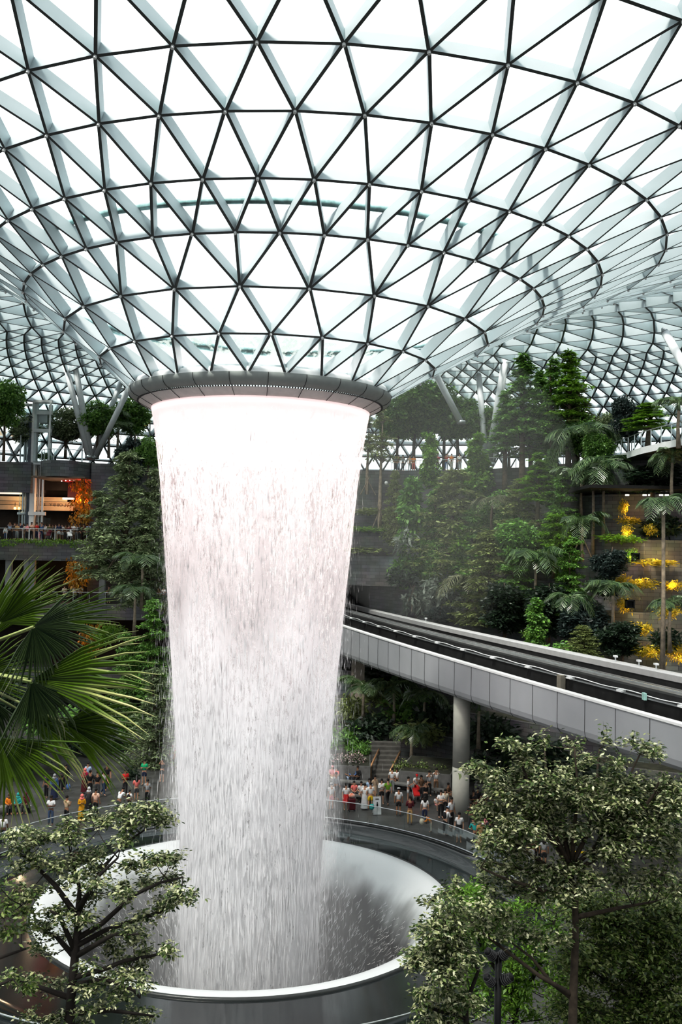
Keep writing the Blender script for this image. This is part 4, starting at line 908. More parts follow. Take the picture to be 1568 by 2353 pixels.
S = [(2, 948, 1200, 1275, 89, 75, 'silver leaved shrub under the tall leafy pillar'), (2, 1010, 1305, 1400, 86, 100, 'silver leaved shrub above the guideway left end'), (2, 965, 1330, 1410, 88, 70, 'small silver shrub beside a staked trunk'), (2, 1060, 1370, 1425, 84, 70, 'pale silver shrub under the pale palm'),
 (3, 1432, 1142, 1182, 76, 22, 'yellow lit shrub high on the terrace wall'), (3, 1442, 1185, 1204, 75.5, 60, 'yellow lit planting strip on the upper terrace'), (3, 1444, 1200, 1232, 74, 30, 'small yellow lit bush on the second lit terrace'), (3, 1496, 1200, 1228, 74, 30, 'small yellow green bush right of its twin on the second lit terrace'),
 (4, 1425, 1222, 1246, 74, 110, 'long green planting strip on the second lit terrace'), (4, 1448, 1252, 1290, 72.5, 36, 'round bright bush in front of lit sandstone'), (3, 1500, 1282, 1300, 72, 110, 'amber planting strip at the foot of lit sandstone'), (3, 1432, 1315, 1350, 71, 50, 'yellow lit bush left of the tall bare palm trunks'), (3, 1484, 1325, 1352, 70.5, 70, 'widest yellow lit bush on the hillside'), (3, 1550, 1330, 1356, 70.5, 55, 'yellow lit bush at the right edge, upper one'),
 (3, 1435, 1365, 1405, 69, 36, 'yellow lit bush beside a square lamp niche'), (3, 1470, 1425, 1460, 67, 60, 'yellow lit bush in the middle of the lower terrace'), (3, 1496, 1478, 1512, 65, 75, 'yellow lit bush just above the far parapet'), (3, 1558, 1470, 1520, 65, 50, 'yellow lit bush at the right edge above the parapet'), (3, 1540, 1385, 1420, 68, 60, 'yellow lit bush behind the tall palm trunk'),
 (4, 1225, 1435, 1475, 70, 48, 'bright green round bush touching the guideway parapet'), (0, 1290, 1470, 1515, 66, 90, 'green bush above the parapet right of the bright one'), (4, 840, 1205, 1222, 93.5, 110, 'bright groundcover along the ledge behind the thin staked tree'), (5, 845, 1255, 1272, 92.5, 110, 'olive hedge along the railing over the tunnel'), (5, 850, 1165, 1185, 94.5, 100, 'dark hedge on the upper bare terrace beside the spray'), (1, 925, 1300, 1350, 88.5, 70, 'dark shrub on the wall right of the tunnel'), (1, 1385, 1320, 1370, 70, 80, 'dark shrub below the blue green tree'), (1, 1400, 1440, 1500, 67, 90, 'dark fern mass left of the yellow bushes'),
 (1, 1530, 1440, 1500, 65.5, 70, 'dark ferns between the yellow bushes'), (0, 1180, 1085, 1105, 93, 90, 'planting hanging over the top deck wall'), (5, 1200, 1130, 1160, 90, 110, 'olive planting on the terrace below the top deck'), (1, 1520, 1180, 1235, 75, 90, 'dark shrub in front of the shaded terrace'),
 # under the guideway
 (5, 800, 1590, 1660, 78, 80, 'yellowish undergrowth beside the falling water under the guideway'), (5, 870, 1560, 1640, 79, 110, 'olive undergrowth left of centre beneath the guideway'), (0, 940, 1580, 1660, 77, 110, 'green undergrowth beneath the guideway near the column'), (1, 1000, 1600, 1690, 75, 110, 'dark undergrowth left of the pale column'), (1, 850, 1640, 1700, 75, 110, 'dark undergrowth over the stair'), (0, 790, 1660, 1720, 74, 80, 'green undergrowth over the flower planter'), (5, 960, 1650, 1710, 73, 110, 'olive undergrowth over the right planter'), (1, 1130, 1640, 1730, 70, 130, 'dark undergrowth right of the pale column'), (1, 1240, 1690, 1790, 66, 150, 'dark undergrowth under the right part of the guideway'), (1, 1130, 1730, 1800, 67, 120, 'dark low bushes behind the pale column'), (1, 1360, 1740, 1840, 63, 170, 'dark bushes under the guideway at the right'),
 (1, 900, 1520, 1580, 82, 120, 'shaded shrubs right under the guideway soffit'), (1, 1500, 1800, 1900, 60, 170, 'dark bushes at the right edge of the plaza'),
 (6, 818, 1722, 1764, 67.2, 60, 'pink flowering bed in the left stone planter'), (6, 778, 1726, 1766, 67.2, 50, 'pink flowering bed at the planter end by the water'), (7, 928, 1740, 1782, 66, 50, 'pale variegated shrub beside the right stair rail'), (7, 965, 1746, 1788, 65.8, 55, 'pale variegated shrub in the middle of the right planter'), (7, 1010, 1752, 1794, 65.4, 50, 'pale variegated shrub at the right planter end'), (0, 827, 1695, 1740, 69.5, 50, 'dark green bush rising behind the flower bed'),
 # left
 (1, 40, 1560, 1640, 70, 140, 'dark shrubs behind the fan palm, upper ones'), (0, 110, 1610, 1680, 68, 130, 'green shrubs glimpsed between the fan leaves'), (1, 30, 1690, 1770, 66, 150, 'dark hedge at the left edge of the plaza'), (1, 200, 1640, 1720, 74, 130, 'dark shrubs at the far side of the left plaza'), (0, 265, 1690, 1740, 75, 70, 'green bush beside the left plaza tree trunk'), (1, 130, 1540, 1610, 78, 120, 'dark shrubs under the golden vines'), (4, 250, 1420, 1475, 88.5, 70, 'bright bush beside the lower golden vine'), (1, 300, 1760, 1800, 66, 40, 'slim dark potted bush on the left plaza'), (5, 390, 1370, 1420, 86, 50, 'olive bush at the left edge of the falling water'),
 (0, 100, 1036, 1056, 95, 40, 'planting at the foot of the lift tower on the top level'), (4, 330, 990, 1050, 95, 50, 'bright green bush beside the rim and the water')]
for v, px, yt, yb, Y, w, lb in S: tree('shrub', v, px, yt, yb, Y, w, lb, 'shrub', 'shrub')
# --- left hillside
for a in [
 ('layer_sage', 0, 285, 1040, 1345, 84, 185, 'big dense layered tree left of the waterfall'),
 ('layer_sage', 1, 350, 1080, 1330, 85, 120, 'layered tree touching the left edge of the waterfall'),
 ('layer_sage', 1, 225, 1130, 1330, 85, 120, 'layered tree in front of the golden vine'),
 ('layer_sage', 0, 330, 1150, 1400, 82, 150, 'layered tree lower down beside the falling water'),
 ('broaddark', 0, 302, 985, 1140, 92, 85, 'dark blue green tree above the big layered one'),
 ('broad', 0, 340, 1000, 1120, 92, 70, 'green tree under the right leaning roof columns'),
 ('layer_green', 1, 345, 1385, 1610, 76, 130, 'bright green layered tree halfway down beside the water'),
 ('layer_sage', 0, 355, 1540, 1775, 70, 150, 'dark layered tree on the far left plaza with visible trunk'),
 ('layer_green', 1, 290, 1460, 1690, 76, 110, 'green layered tree behind the fan palm tips'),
 ('broad', 1, 8, 870, 1060, 91, 100, 'dark broad tree cut by the left edge on the top level'),
 ('broad', 0, 222, 915, 1055, 95.5, 95, 'dark green broad tree between the slanted columns'),
 ('broadgrey', 0, 150, 930, 1055, 96, 100, 'thin pale tree behind the lift tower'),
 ('broad', 1, 300, 915, 1055, 98, 100, 'golden green tree behind the right leaning column'),
 ('broadgrey', 0, 60, 950, 1058, 95, 90, 'grey green tree behind the lift shaft')]: tree(*a)

# golden, lamp lit climbers hanging on the left building
def vine(px, y0, y1, w, Y, label, lm):
    g = np.random.default_rng(int(px * 7 + y0)); a = at(px, y0, Y); s = Y / F; k = 30; h = (y1 - y0) * s
    cs = [(g.normal(0, w * s * 0.22), g.normal(0, 0.2), -h * i / k) for i in range(k)]; rs = [w * s * 0.33 * (0.7 + 0.5 * g.random()) for _ in range(k)]
    e = empty('golden_vine', a); tag(e, label, 'vine'); link('foliage', quads_mesh('foliage', leaf_cloud(g, cs, rs, 900, 0.34, 0.16, 1.0, 1.2, 0.0), lm), e)
    MB().tube([(0, 0.2, 0.3), (0, 0.2, -h)], 0.06, 5).build('stem', M_bark, e)
vine(192, 1105, 1205, 46, 92.2, 'golden vine hanging below the red canopy', G_gold_lit); vine(182, 1290, 1352, 42, 91, 'golden vine lit behind the third level balcony', G_gold_lit); vine(212, 1438, 1498, 40, 90, 'golden vine lit below the third level', G_gold_lit)
# trailing green along the edge of the crowd terrace
g = np.random.default_rng(77); pl = plan_px([(-80 + 32 * i, 88.9 + 0.07 * i) for i in range(10)])
cs = [(x, y, 16.55 + 0.05 * g.random()) for x, y in pl for _ in range(1)]
cs2 = []
for (x0, y0, z0_), (x1, y1, z1_) in zip(cs, cs[1:]):
    for i in range(6): cs2.append((x0 + (x1 - x0) * i / 6, y0 + (y1 - y0) * i / 6, z0_ - 0.12 - (0.35 if g.random() < 0.2 else 0)))
o = link('edge_planting', quads_mesh('edge_planting', leaf_cloud(g, cs2, [0.32] * len(cs2), 1600, 0.2, 0.1, 0.6, 0.4, 0.3), G_bright)); tag(o, 'thin strip of trailing green plants along the edge of the crowded terrace', 'plants', kind='stuff')

# ------------------------------------------------------------------ feather palms
def frond_mesh(seed, L=2.6, arch=1.0, mat_=None, nl=19):
    g = np.random.default_rng(seed); m = MB(); pts = []
    for i in range(11):
        t = i / 10; pts.append(Vector((L * (t - 0.12 * arch * t ** 3), 0, L * (0.75 * t - arch * 0.95 * t * t))))
    m.tube(pts, [0.035 * (1 - 0.8 * i / 10) for i in range(11)], 5)
    for i in range(nl):
        t = 0.14 + 0.86 * i / (nl - 1); k = min(9, int(t * 10)); p = pts[k].lerp(pts[k + 1], t * 10 - k); d = (pts[k + 1] - pts[k]).normalized()
        ln = L * 0.30 * (0.45 + 0.9 * sin(pi * min(1, t * 0.9 + 0.08))) * (0.9 + 0.2 * g.random())
        for s in (-1, 1):
            q = p + d * ln * 0.45 + Vector((0, s * ln * 0.72, -ln * (0.05 + 0.30 * g.random()))); e = q + d * ln * 0.18 + Vector((0, s * ln * 0.10, -ln * 0.38)); wv = d * 0.036
            m.add([p - wv * 0.5, p + wv * 0.5, q + wv, e, q - wv], [(0, 1, 2, 3, 4)])
    me = m.mesh('frond'); me.materials.append(mat_ or G_palm); return me
FR = [frond_mesh(i, arch=a) for i, a in ((1, 0.75), (2, 1.05), (3, 1.35))]; FRP = [frond_mesh(9, arch=1.1, mat_=G_palm_pale), frond_mesh(10, arch=1.4, mat_=G_palm_pale)]
def palm(px, ycrown, ybase, Y, Rpx, label, nf=11, pale=0, sc=1.0):
    a = at(px, ybase, Y); c = at(px, ycrown, Y); e = empty('palm', a, rnd.random() * 6); tag(e, label, 'palm'); h = c.z - a.z; s = Rpx * Y / F / 2.1
    MB().tube([(0, 0, 0), (0.05, 0, h * 0.5), (0, 0, h)], [0.17, 0.12, 0.10], 8).build('trunk', M_bark_pale if not pale else M_bark, e, True)
    MB().tube([(0, 0, h - 0.1), (0, 0, h + 0.5)], [0.13, 0.07], 8).build('crownshaft', G_palm, e, True)
    for i in range(nf):
        o = link('frond', (FRP[i % 2] if (pale and i % 3 != 2) else FR[i % 3]), e, (0, 0, h + 0.35)); o.rotation_euler = (0, -0.35 + 0.5 * rnd.random(), i * 2.399 + rnd.random() * 0.3); k = s * (0.85 + 0.3 * rnd.random()); o.scale = (k, k, k)
for a in [(1341, 1010, 1140, 82, 75, 'big crowned palm at the top of the hillside palm cluster', 16), (1386, 1082, 1270, 77, 62, 'palm right of the cluster in front of the dark recess', 12), (1336, 1108, 1185, 80, 55, 'palm at the left of the hillside cluster', 10), (1362, 1105, 1285, 77, 50, 'palm with a long bare trunk in the hillside cluster', 10),
          (1338, 1208, 1290, 75, 50, 'small staked palm below the hillside cluster', 10), (1522, 1170, 1600, 56, 58, 'tall palm with bare trunk rising behind the parapet at the right', 11), (1231, 1290, 1420, 75, 68, 'fountain shaped palm in the centre of the hillside', 16), (1409, 1365, 1460, 68, 50, 'palm left of the yellow lit bushes', 12),
          (1075, 1345, 1420, 83, 62, 'pale feathered palm above the left end of the guideway', 9, 1), (1130, 1160, 1230, 85, 45, 'pale palm with hanging dead frond in the spray haze', 7, 1), (1540, 1400, 1500, 64, 45, 'young palm beside the tall bare trunk', 10), (1310, 1390, 1490, 69, 45, 'low dark palm just above the parapet', 10), (1560, 940, 1030, 66, 45, 'dark palm cut by the right edge on the walkway', 9),
          (1545, 1060, 1172, 70, 45, 'palm under the walkway at the right edge', 9),
          (325, 1300, 1400, 80, 55, 'feather palm beside the left edge of the falling water', 10), (308, 1370, 1460, 79, 48, 'broad leaved palm below the feather palm on the left', 9), (205, 1000, 1052, 97, 42, 'palm between the two pairs of slanted columns', 10), (270, 990, 1052, 96.5, 42, 'palm behind the right leaning column on the left', 10), (250, 960, 1052, 96, 40, 'taller palm behind the left columns', 9),
          (835, 1590, 1660, 76, 50, 'small palm in the shade beneath the guideway beside the pier', 9), (905, 1590, 1670, 76, 55, 'small palm beneath the guideway centre', 9), (975, 1610, 1690, 74, 50, 'small palm beneath the guideway left of the column', 9), (945, 1690, 1750, 70, 42, 'fan of young palm leaves behind the right planter', 9), (1100, 1630, 1720, 68, 48, 'small palm right of the pale column under the guideway', 9)]: palm(*a)
# stakes holding young trunks
def stakes(px, y0, y1, Y, label):
    a = at(px, y1, Y); h = (y1 - y0) * Y / F; e = empty('tree_stakes', a); tag(e, label, 'stakes')
    for k in range(3):
        t = k * 2.1 + 0.4; MB().tube([(0.9 * cos(t), 0.5 * sin(t), 0), (-0.25 * cos(t), -0.15 * sin(t), h)], 0.05, 5).build('stake', M_bark_pale, e)
for a in [(872, 1160, 1216, 92.3, 'crossed wooden stakes around the thin tree beside the waterfall'), (948, 1345, 1405, 88, 'wooden stakes around a trunk right of the tunnel'), (1337, 1215, 1280, 74.8, 'thin stakes around the small hillside palm'), (845, 1095, 1137, 93.8, 'stakes around the second thin tree by the water')]: stakes(*a)
# ------------------------------------------------------------------ near fan palm at the left
def fan_leaf(seed, r_, spread, nseg=34, fold=0.7, split=0.48, droop=0.35):
    """pleated fan in the local x-z plane, axis +x; segments part from the fan near their tips"""
    g = np.random.default_rng(seed); m = MB(); da = spread / nseg
    for i in range(nseg):
        a = -spread / 2 + da * (i + 0.5); rl = r_ * (0.80 + 0.22 * cos(a * 0.9)) * (0.92 + 0.12 * g.random()); tw = g.normal(0, 0.09); dr = droop * (0.5 + g.random())
        prev = None
        for k, t in enumerate((0.03, 0.3, split, 0.82, 1.0)):
            wd = min(rl * t, r_ * split * 1.02) * math.tan(da / 2) * (1.0 if t <= split else (0.56 if t < 0.9 else 0.06)); bend = -dr * r_ * max(0, t - 0.45) ** 2
            aa = a + tw * max(0, t - split); y0 = -fold * wd
            c = Vector((rl * t * cos(aa), y0 + 0.10 * r_ * (1 - t) * 0 + 0.12 * r_ * t * t, rl * t * sin(aa) + bend))
            sd = Vector((-sin(aa), 0, cos(aa))) * wd; up = Vector((0, fold * wd * 2, 0))
            row = [c - sd + up, c, c + sd + up]; o = len(m.v); m.v += [tuple(v) for v in row]
            if prev is not None:
                m.f += [[prev, o, o + 1, prev + 1], [prev + 1, o + 1, o + 2, prev + 2]]; m.m += [0, 0]
            prev = o
    return m.mesh('blade')
def striped_leaf(name, base, tip, pale):
    m, nt, out = new_mat(name); N = nt.nodes.new; L = nt.links.new
    g = N('ShaderNodeNewGeometry'); tc = N('ShaderNodeTexCoord'); no = N('ShaderNodeTexNoise'); no.inputs['Scale'].default_value = 2.2; L(tc.outputs['Object'], no.inputs['Vector'])
    cr = N('ShaderNodeValToRGB'); e = cr.color_ramp.elements; e[0].color = rgba(base); e[1].color = rgba(pale); e[0].position = 0.22; e[1].position = 0.92; x = e.new(0.62); x.color = rgba(tip)
    ln = N('ShaderNodeVectorMath'); ln.operation = 'LENGTH'; L(tc.outputs['Object'], ln.inputs[0])
    md = N('ShaderNodeMath'); md.operation = 'MULTIPLY_ADD'; md.inputs[1].default_value = 0.42; L(ln.outputs['Value'], md.inputs[0])
    m2 = N('ShaderNodeMath'); m2.operation = 'MULTIPLY'; m2.inputs[1].default_value = 0.30; L(g.outputs['Random Per Island'], m2.inputs[0]); L(m2.outputs[0], md.inputs[2])
    m3 = N('ShaderNodeMath'); m3.operation = 'MULTIPLY_ADD'; m3.inputs[1].default_value = 0.3; L(no.outputs['Fac'], m3.inputs[0]); L(md.outputs[0], m3.inputs[2]); L(m3.outputs[0], cr.inputs['Fac'])
    b = N('ShaderNodeBsdfPrincipled'); b.inputs['Roughness'].default_value = 0.32; L(cr.outputs[0], b.inputs['Base Color'])
    t = N('ShaderNodeBsdfTranslucent'); L(cr.outputs[0], t.inputs['Color']); mx = N('ShaderNodeMixShader'); mx.inputs[0].default_value = 0.3
    L(b.outputs[0], mx.inputs[1]); L(t.outputs[0], mx.inputs[2]); L(mx.outputs[0], out.inputs['Surface']); return m
M_fan = striped_leaf('fan_leaf_green', (0.005, 0.016, 0.003), (0.085, 0.16, 0.010), (0.62, 0.60, 0.32))
M_fan_g = striped_leaf('fan_leaf_grey', (0.006, 0.016, 0.007), (0.06, 0.10, 0.035), (0.6, 0.55, 0.42))
FY = 9.6; fs = FY / F
fp = empty('fan_palm', at(-170, 2700, FY + 0.6)); tag(fp, 'big fan palm with pleated green leaves in the left foreground', 'palm'); FO = fp.location.copy()
crown = at(-150, 1575, FY + 0.6)
MB().tube([(0, 0, -8), crown - FO - Vector((0, 0, 0.3)), crown - FO], [0.16, 0.12, 0.1], 10).build('trunk', M_bark, fp, True)
# hub px, py, depth offset, axis angle (deg, up positive), radius px, spread deg, yaw deg, material
LV = [(-40, 1478, 0.3, 58, 245, 50, 10, 0), (0, 1432, 0.0, 34, 185, 74, -8, 0), (76, 1440, -0.35, -38, 158, 172, 12, 1), (108, 1432, 0.25, 17, 172, 62, 5, 0),
      (74, 1562, -0.2, 8, 285, 58, -10, 0), (72, 1566, -0.4, -70, 165, 95, 14, 1), (148, 1662, 0.0, -9, 198, 92, 8, 0), (-2, 1696, -0.3, -42, 200, 84, -6, 0), (-60, 1560, 0.1, 15, 150, 80, 6, 0),
      (-30, 1600, -0.1, -80, 150, 90, 10, 1), (100, 1545, 0.35, -12, 215, 60, 0, 0), (-60, 1700, 0.2, -75, 170, 70, 0, 1), (60, 1640, 0.5, -28, 215, 50, 0, 0)]
for i, (hx, hy, dy, ang, rp_, sp_, yaw, mi) in enumerate(LV):
    hub = at(hx, hy, FY + dy); me = fan_leaf(100 + i, rp_ * fs, R(sp_), nseg=max(14, int(sp_ / 3.6))); me.materials.append(M_fan_g if mi else M_fan)
    lf_ = empty('leaf', hub - FO); lf_.parent = fp
    o = link('blade', me, lf_); o.rotation_euler = (R(-25 + 12 * (i % 3)), -R(ang), R(yaw * 1.5))
    d = crown - hub
    MB().tube([(0, 0, 0), d * 0.5 + Vector((0, 0, 0.12)), d], [0.012, 0.016, 0.02], 6).build('petiole', mat('petiole_green', (0.22, 0.26, 0.10), 0.5), lf_, True)

# ------------------------------------------------------------------ near trees drawn branch by branch
def near_tree(label, Y, trunk, branches, pads, leaf, Ll, Wl, seed, rt=0.10, bark=None, dens=1.0, horiz=0.65):
    """trunk and branches in photo pixels with a depth offset; pads are flat sprays of leaves carried on twigs"""
    g = np.random.default_rng(seed); s = Y / F; P = lambda px, py, d=0.0: at(px, py, Y + d)
    base = P(*trunk[0]); e = empty('tree', base); tag(e, label, 'tree'); bark = bark or M_bark_dark; m = MB()
    tp = [P(*q) - base for q in trunk]; m.tube(tp, [rt * (1.1 - 0.5 * i / (len(tp) - 1)) for i in range(len(tp))], 10)
    nodes = list(tp[1:])
    for br in branches:
        pts = [P(*q) - base for q in br]; k = len(pts); m.tube(pts, [rt * 0.55 * (1 - 0.75 * i / (k - 1)) + 0.006 for i in range(k)], 6)
        for a, b in zip(pts, pts[1:]): nodes += [a.lerp(b, 0.4), a.lerp(b, 0.8), b]
    P0 = []; D0 = []; U0_ = []; LL = []
    for px, py, rx, ry, n in pads:
        d = g.normal(0, 0.55); c = P(px, py, d) - base
        nd = min(nodes, key=lambda q: (q - c).length + (0.6 if q.z > c.z + 0.3 else 0))
        mid = nd.lerp(c, 0.5) + Vector((0, 0, -0.08 * (c - nd).length)); m.tube([nd, mid, c], [0.016, 0.011, 0.006], 5)
        n = int(n * dens); nt_ = max(3, n // 22); R_ = Vector((rx * s, max(0.35, rx * s * 0.8), ry * s))
        for j in range(nt_):      # twigs, each with its own run of leaves
            a = g.random() * 6.283; q = 0.25 + 0.85 * g.random() ** 0.6; end = c + Vector((R_.x * q * cos(a), R_.y * q * sin(a), R_.z * g.normal(0, 0.8)))
            m.tube([c, c.lerp(end, 0.5) + Vector((0, 0, 0.03)), end], [0.006, 0.004, 0.002], 3, cap=False)
            k = n // nt_; t = g.random(k) ** 0.7; st = np.array(c)[None, :] + np.array(end - c)[None, :] * t[:, None] + g.normal(0, 0.075, (k, 3)) * np.array([1, 1, 0.8])
            P0.append(st); dd = g.normal(size=(k, 3)); dd[:, :2] += np.array([cos(a), sin(a)]) * 0.6; dd[:, 2] = dd[:, 2] * (1 - horiz) - 0.1; D0.append(unit(dd)); U0_.append(unit(g.normal(size=(k, 3)) * 0.45 + np.array([0, 0, 1.0])))
    P0 = np.concatenate(P0); D0 = np.concatenate(D0); U0_ = np.concatenate(U0_); z = 0.65 + 0.7 * g.random(len(P0))
    m.build('trunk', bark, e, True); link('foliage', quads_mesh('foliage', leaf_quads(P0, D0, U0_, Ll * z, Wl * z), leaf), e); return e
c1 = lambda x, y: (x / 3.136, 1850 + y / 3.136)
B = lambda pts, f=None, d=0.0: [((f(*p) if f else p) + (d * i / (len(pts) - 1),)) for i, p in enumerate(pts)]
tr1 = [(150, 3150, 0)] + [c1(x, y) + (0,) for x, y in ((500, 1577), (515, 1350), (540, 1100), (560, 900), (565, 760))]
br1 = [B(p, c1, d) for p, d in ((((565, 760), (750, 440), (900, 280), (1040, 180)), 0.6), (((560, 760), (700, 520), (850, 380)), -0.5), (((560, 780), (575, 600), (510, 350)), 0.4), (((550, 790), (400, 580), (200, 380), (60, 320)), 0.3), (((560, 960), (740, 850), (960, 650), (1150, 560), (1320, 520)), -0.4), (((560, 1010), (760, 900), (1100, 790), (1300, 700), (1420, 655)), 0.3), (((545, 1090), (820, 930), (1000, 930)), -0.8), (((540, 1240), (770, 1175), (900, 1120), (1080, 1090), (1270, 1040)), 0.0), (((535, 1090), (400, 940), (250, 890)), 0.5), (((520, 1300), (760, 1250), (960, 1330), (1010, 1390)), -0.3), (((510, 1390), (250, 1300), (40, 1250)), 0.2), (((540, 1050), (430, 800), (360, 760)), -0.4), (((505, 1500), (800, 1480), (1110, 1520)), 0.1), (((505, 1520), (380, 1540), (300, 1560)), -0.3))]
pd1 = []
for x, y, rx, ry, n in ((90, 205, 90, 26, 110), (200, 205, 110, 40, 190), (330, 240, 130, 40, 210), (470, 150, 110, 40, 190), (520, 230, 150, 40, 230), (640, 75, 60, 25, 90), (760, 120, 120, 40, 200), (900, 55, 110, 45, 210), (1060, 60, 140, 50, 260), (1130, 20, 90, 35, 150), (1180, 120, 110, 35, 190), (960, 150, 120, 40, 190), (130, 310, 130, 36, 200), (270, 380, 120, 40, 210), (420, 440, 140, 46, 230), (560, 390, 120, 40, 190), (700, 350, 130, 40, 190), (650, 450, 130, 40, 190), (880, 250, 110, 40, 150), (960, 430, 120, 40, 200), (1110, 400, 130, 40, 230), (1240, 380, 90, 45, 180), (860, 600, 110, 30, 150), (1080, 560, 110, 40, 180), (1240, 520, 90, 40, 150), (700, 560, 120, 40, 170), (560, 520, 130, 40, 170), (420, 560, 120, 40, 120), (200, 600, 90, 40, 100), (1190, 700, 120, 40, 200), (1300, 650, 110, 35, 190), (1390, 655, 60, 16, 60), (1060, 790, 100, 36, 150), (900, 660, 110, 40, 130), (640, 660, 110, 40, 150), (420, 760, 130, 45, 230), (600, 810, 120, 45, 220), (320, 870, 120, 45, 180), (500, 930, 120, 40, 120), (760, 950, 110, 40, 150), (960, 960, 110, 50, 220), (920, 900, 90, 40, 140), (820, 1030, 120, 40, 160), (900, 1120, 80, 40, 120), (1080, 1060, 110, 34, 150), (1220, 1040, 90, 34, 130), (640, 1170, 90, 40, 80), (760, 1240, 110, 36, 120), (900, 1230, 110, 40, 160), (1000, 1190, 60, 40, 100), (1020, 1290, 60, 36, 90), (880, 1330, 120, 30, 140), (640, 1330, 130, 30, 150), (380, 1300, 140, 36, 170), (180, 1270, 120, 40, 160), (60, 1240, 90, 40, 110), (980, 1490, 110, 36, 150), (1090, 1520, 60, 30, 90), (650, 1460, 110, 36, 110), (820, 1400, 60, 40, 70), (380, 1540, 110, 30, 120), (220, 1520, 90, 30, 70), (600, 1560, 90, 30, 70), (110, 430, 80, 40, 100), (280, 1000, 90, 36, 60), (340, 1080, 80, 30, 50)):
    q = c1(x, y); pd1.append((q[0], q[1], rx / 3.136, ry / 3.136, n))
near_tree('pale flowering looking variegated tree in the left foreground with dark slender trunk', 22, tr1, br1, pd1, G_varieg, 0.115, 0.054, 5, 0.12, None, 1.6)
near_tree('dark variegated tree cut by the left edge beside the foreground tree', 21, [(-150, 3200, 0), (-120, 2400, 0), (-100, 2150, 0)], [B(p) for p in (((-100, 2200), (-20, 2120), (50, 2080)), ((-100, 2250), (0, 2200), (60, 2180)), ((-110, 2300), (-20, 2270), (30, 2250)))],
          [(20, 2075, 45, 14, 160), (60, 2090, 40, 14, 140), (10, 2110, 50, 14, 150), (50, 2130, 40, 14, 120), (15, 2145, 50, 12, 120), (70, 2060, 40, 12, 90), (20, 2250, 45, 12, 90), (50, 2270, 40, 12, 90), (0, 2040, 30, 12, 70)], G_varieg2, 0.12, 0.055, 6, 0.12, None, 1.2)

c2_ = lambda x, y: (930 + x / 2.4577, 1660 + y / 2.4577)
tr2 = [(1322, 3150, 0)] + [c2_(x, y) + (0,) for x, y in ((950, 1690), (955, 1500), (965, 1250), (965, 1000), (930, 800))]
br2 = [B(p, c2_, d) for p, d in ((((935, 820), (850, 700), (760, 560), (600, 380), (480, 300)), 0.5), (((930, 800), (830, 600), (700, 330), (620, 140)), -0.3), (((940, 800), (880, 560), (800, 300), (790, 120)), 0.6), (((945, 790), (960, 600), (980, 380), (960, 140)), -0.6), (((945, 800), (1030, 640), (1080, 400), (1100, 150)), 0.2), (((950, 820), (1080, 700), (1200, 450), (1330, 180)), 0.5), (((955, 850), (1180, 700), (1400, 420), (1440, 330)), -0.4), (((960, 980), (820, 900), (640, 820), (480, 790)), 0.2), (((965, 1050), (820, 960), (560, 880), (430, 820)), -0.7), (((950, 900), (760, 780), (560, 640), (420, 500)), 0.4), (((950, 1540), (760, 1430), (600, 1310), (430, 1180), (250, 1090)), -0.3), (((950, 1560), (830, 1470), (720, 1330), (600, 1240)), 0.5), (((970, 1100), (1200, 1050), (1420, 1010)), 0.5))]
g = np.random.default_rng(31); pd2 = []
for x, y, rx, ry, n in ((400, 245, 90, 24, 150), (480, 290, 110, 34, 220), (560, 330, 110, 34, 210), (560, 120, 70, 26, 110), (640, 150, 90, 40, 150), (700, 220, 100, 40, 170), (790, 120, 60, 40, 90), (650, 280, 110, 40, 190), (760, 330, 130, 44, 240), (600, 400, 130, 40, 240), (700, 430, 140, 44, 260), (850, 400, 140, 44, 260), (930, 270, 100, 50, 150), (960, 150, 80, 40, 90), (1040, 330, 120, 50, 200), (1030, 200, 80, 44, 90), (1130, 120, 50, 60, 60), (1190, 230, 110, 50, 130), (1290, 120, 80, 44, 100), (1370, 140, 90, 40, 130), (1420, 190, 70, 30, 90), (1250, 330, 140, 50, 230), (1370, 380, 140, 40, 260), (1480, 420, 120, 44, 230), (1330, 450, 150, 44, 270), (1180, 450, 140, 44, 260), (1020, 460, 140, 44, 260), (880, 510, 150, 44, 260), (740, 530, 130, 40, 230), (600, 560, 120, 44, 200), (470, 500, 110, 34, 200), (420, 490, 70, 24, 100), (560, 640, 120, 50, 220), (680, 640, 130, 44, 220), (520, 720, 90, 40, 150), (640, 730, 110, 40, 180), (460, 800, 80, 34, 140), (560, 820, 120, 40, 190), (480, 880, 80, 34, 120), (690, 830, 130, 40, 220), (820, 820, 150, 40, 280), (960, 830, 130, 36, 240), (760, 880, 130, 36, 220), (900, 900, 140, 36, 230), (1060, 900, 140, 40, 240), (1200, 870, 150, 40, 260), (1330, 900, 140, 40, 250), (1450, 860, 130, 44, 230), (1530, 930, 90, 50, 160), (620, 930, 120, 40, 190), (760, 980, 120, 40, 190), (880, 980, 110, 36, 160), (500, 960, 60, 30, 60), (1240, 600, 110, 44, 150), (1400, 560, 130, 50, 200), (1500, 620, 110, 50, 180), (1330, 700, 130, 50, 190), (1480, 740, 120, 50, 190), (1150, 560, 100, 40, 120), (1180, 780, 100, 36, 120),
                        (140, 1020, 70, 50, 90), (220, 960, 70, 50, 90), (280, 900, 50, 40, 50), (260, 1050, 80, 40, 120), (350, 1080, 110, 44, 190), (460, 1040, 110, 44, 190), (560, 1090, 110, 44, 190), (420, 1140, 110, 40, 170), (300, 1140, 90, 40, 130), (640, 1160, 110, 50, 170), (760, 1220, 110, 50, 140), (880, 1220, 90, 50, 120), (560, 1200, 90, 40, 90)):
    q = c2_(x, y); pd2.append((q[0], q[1], rx / 2.4577, ry / 2.4577, n))
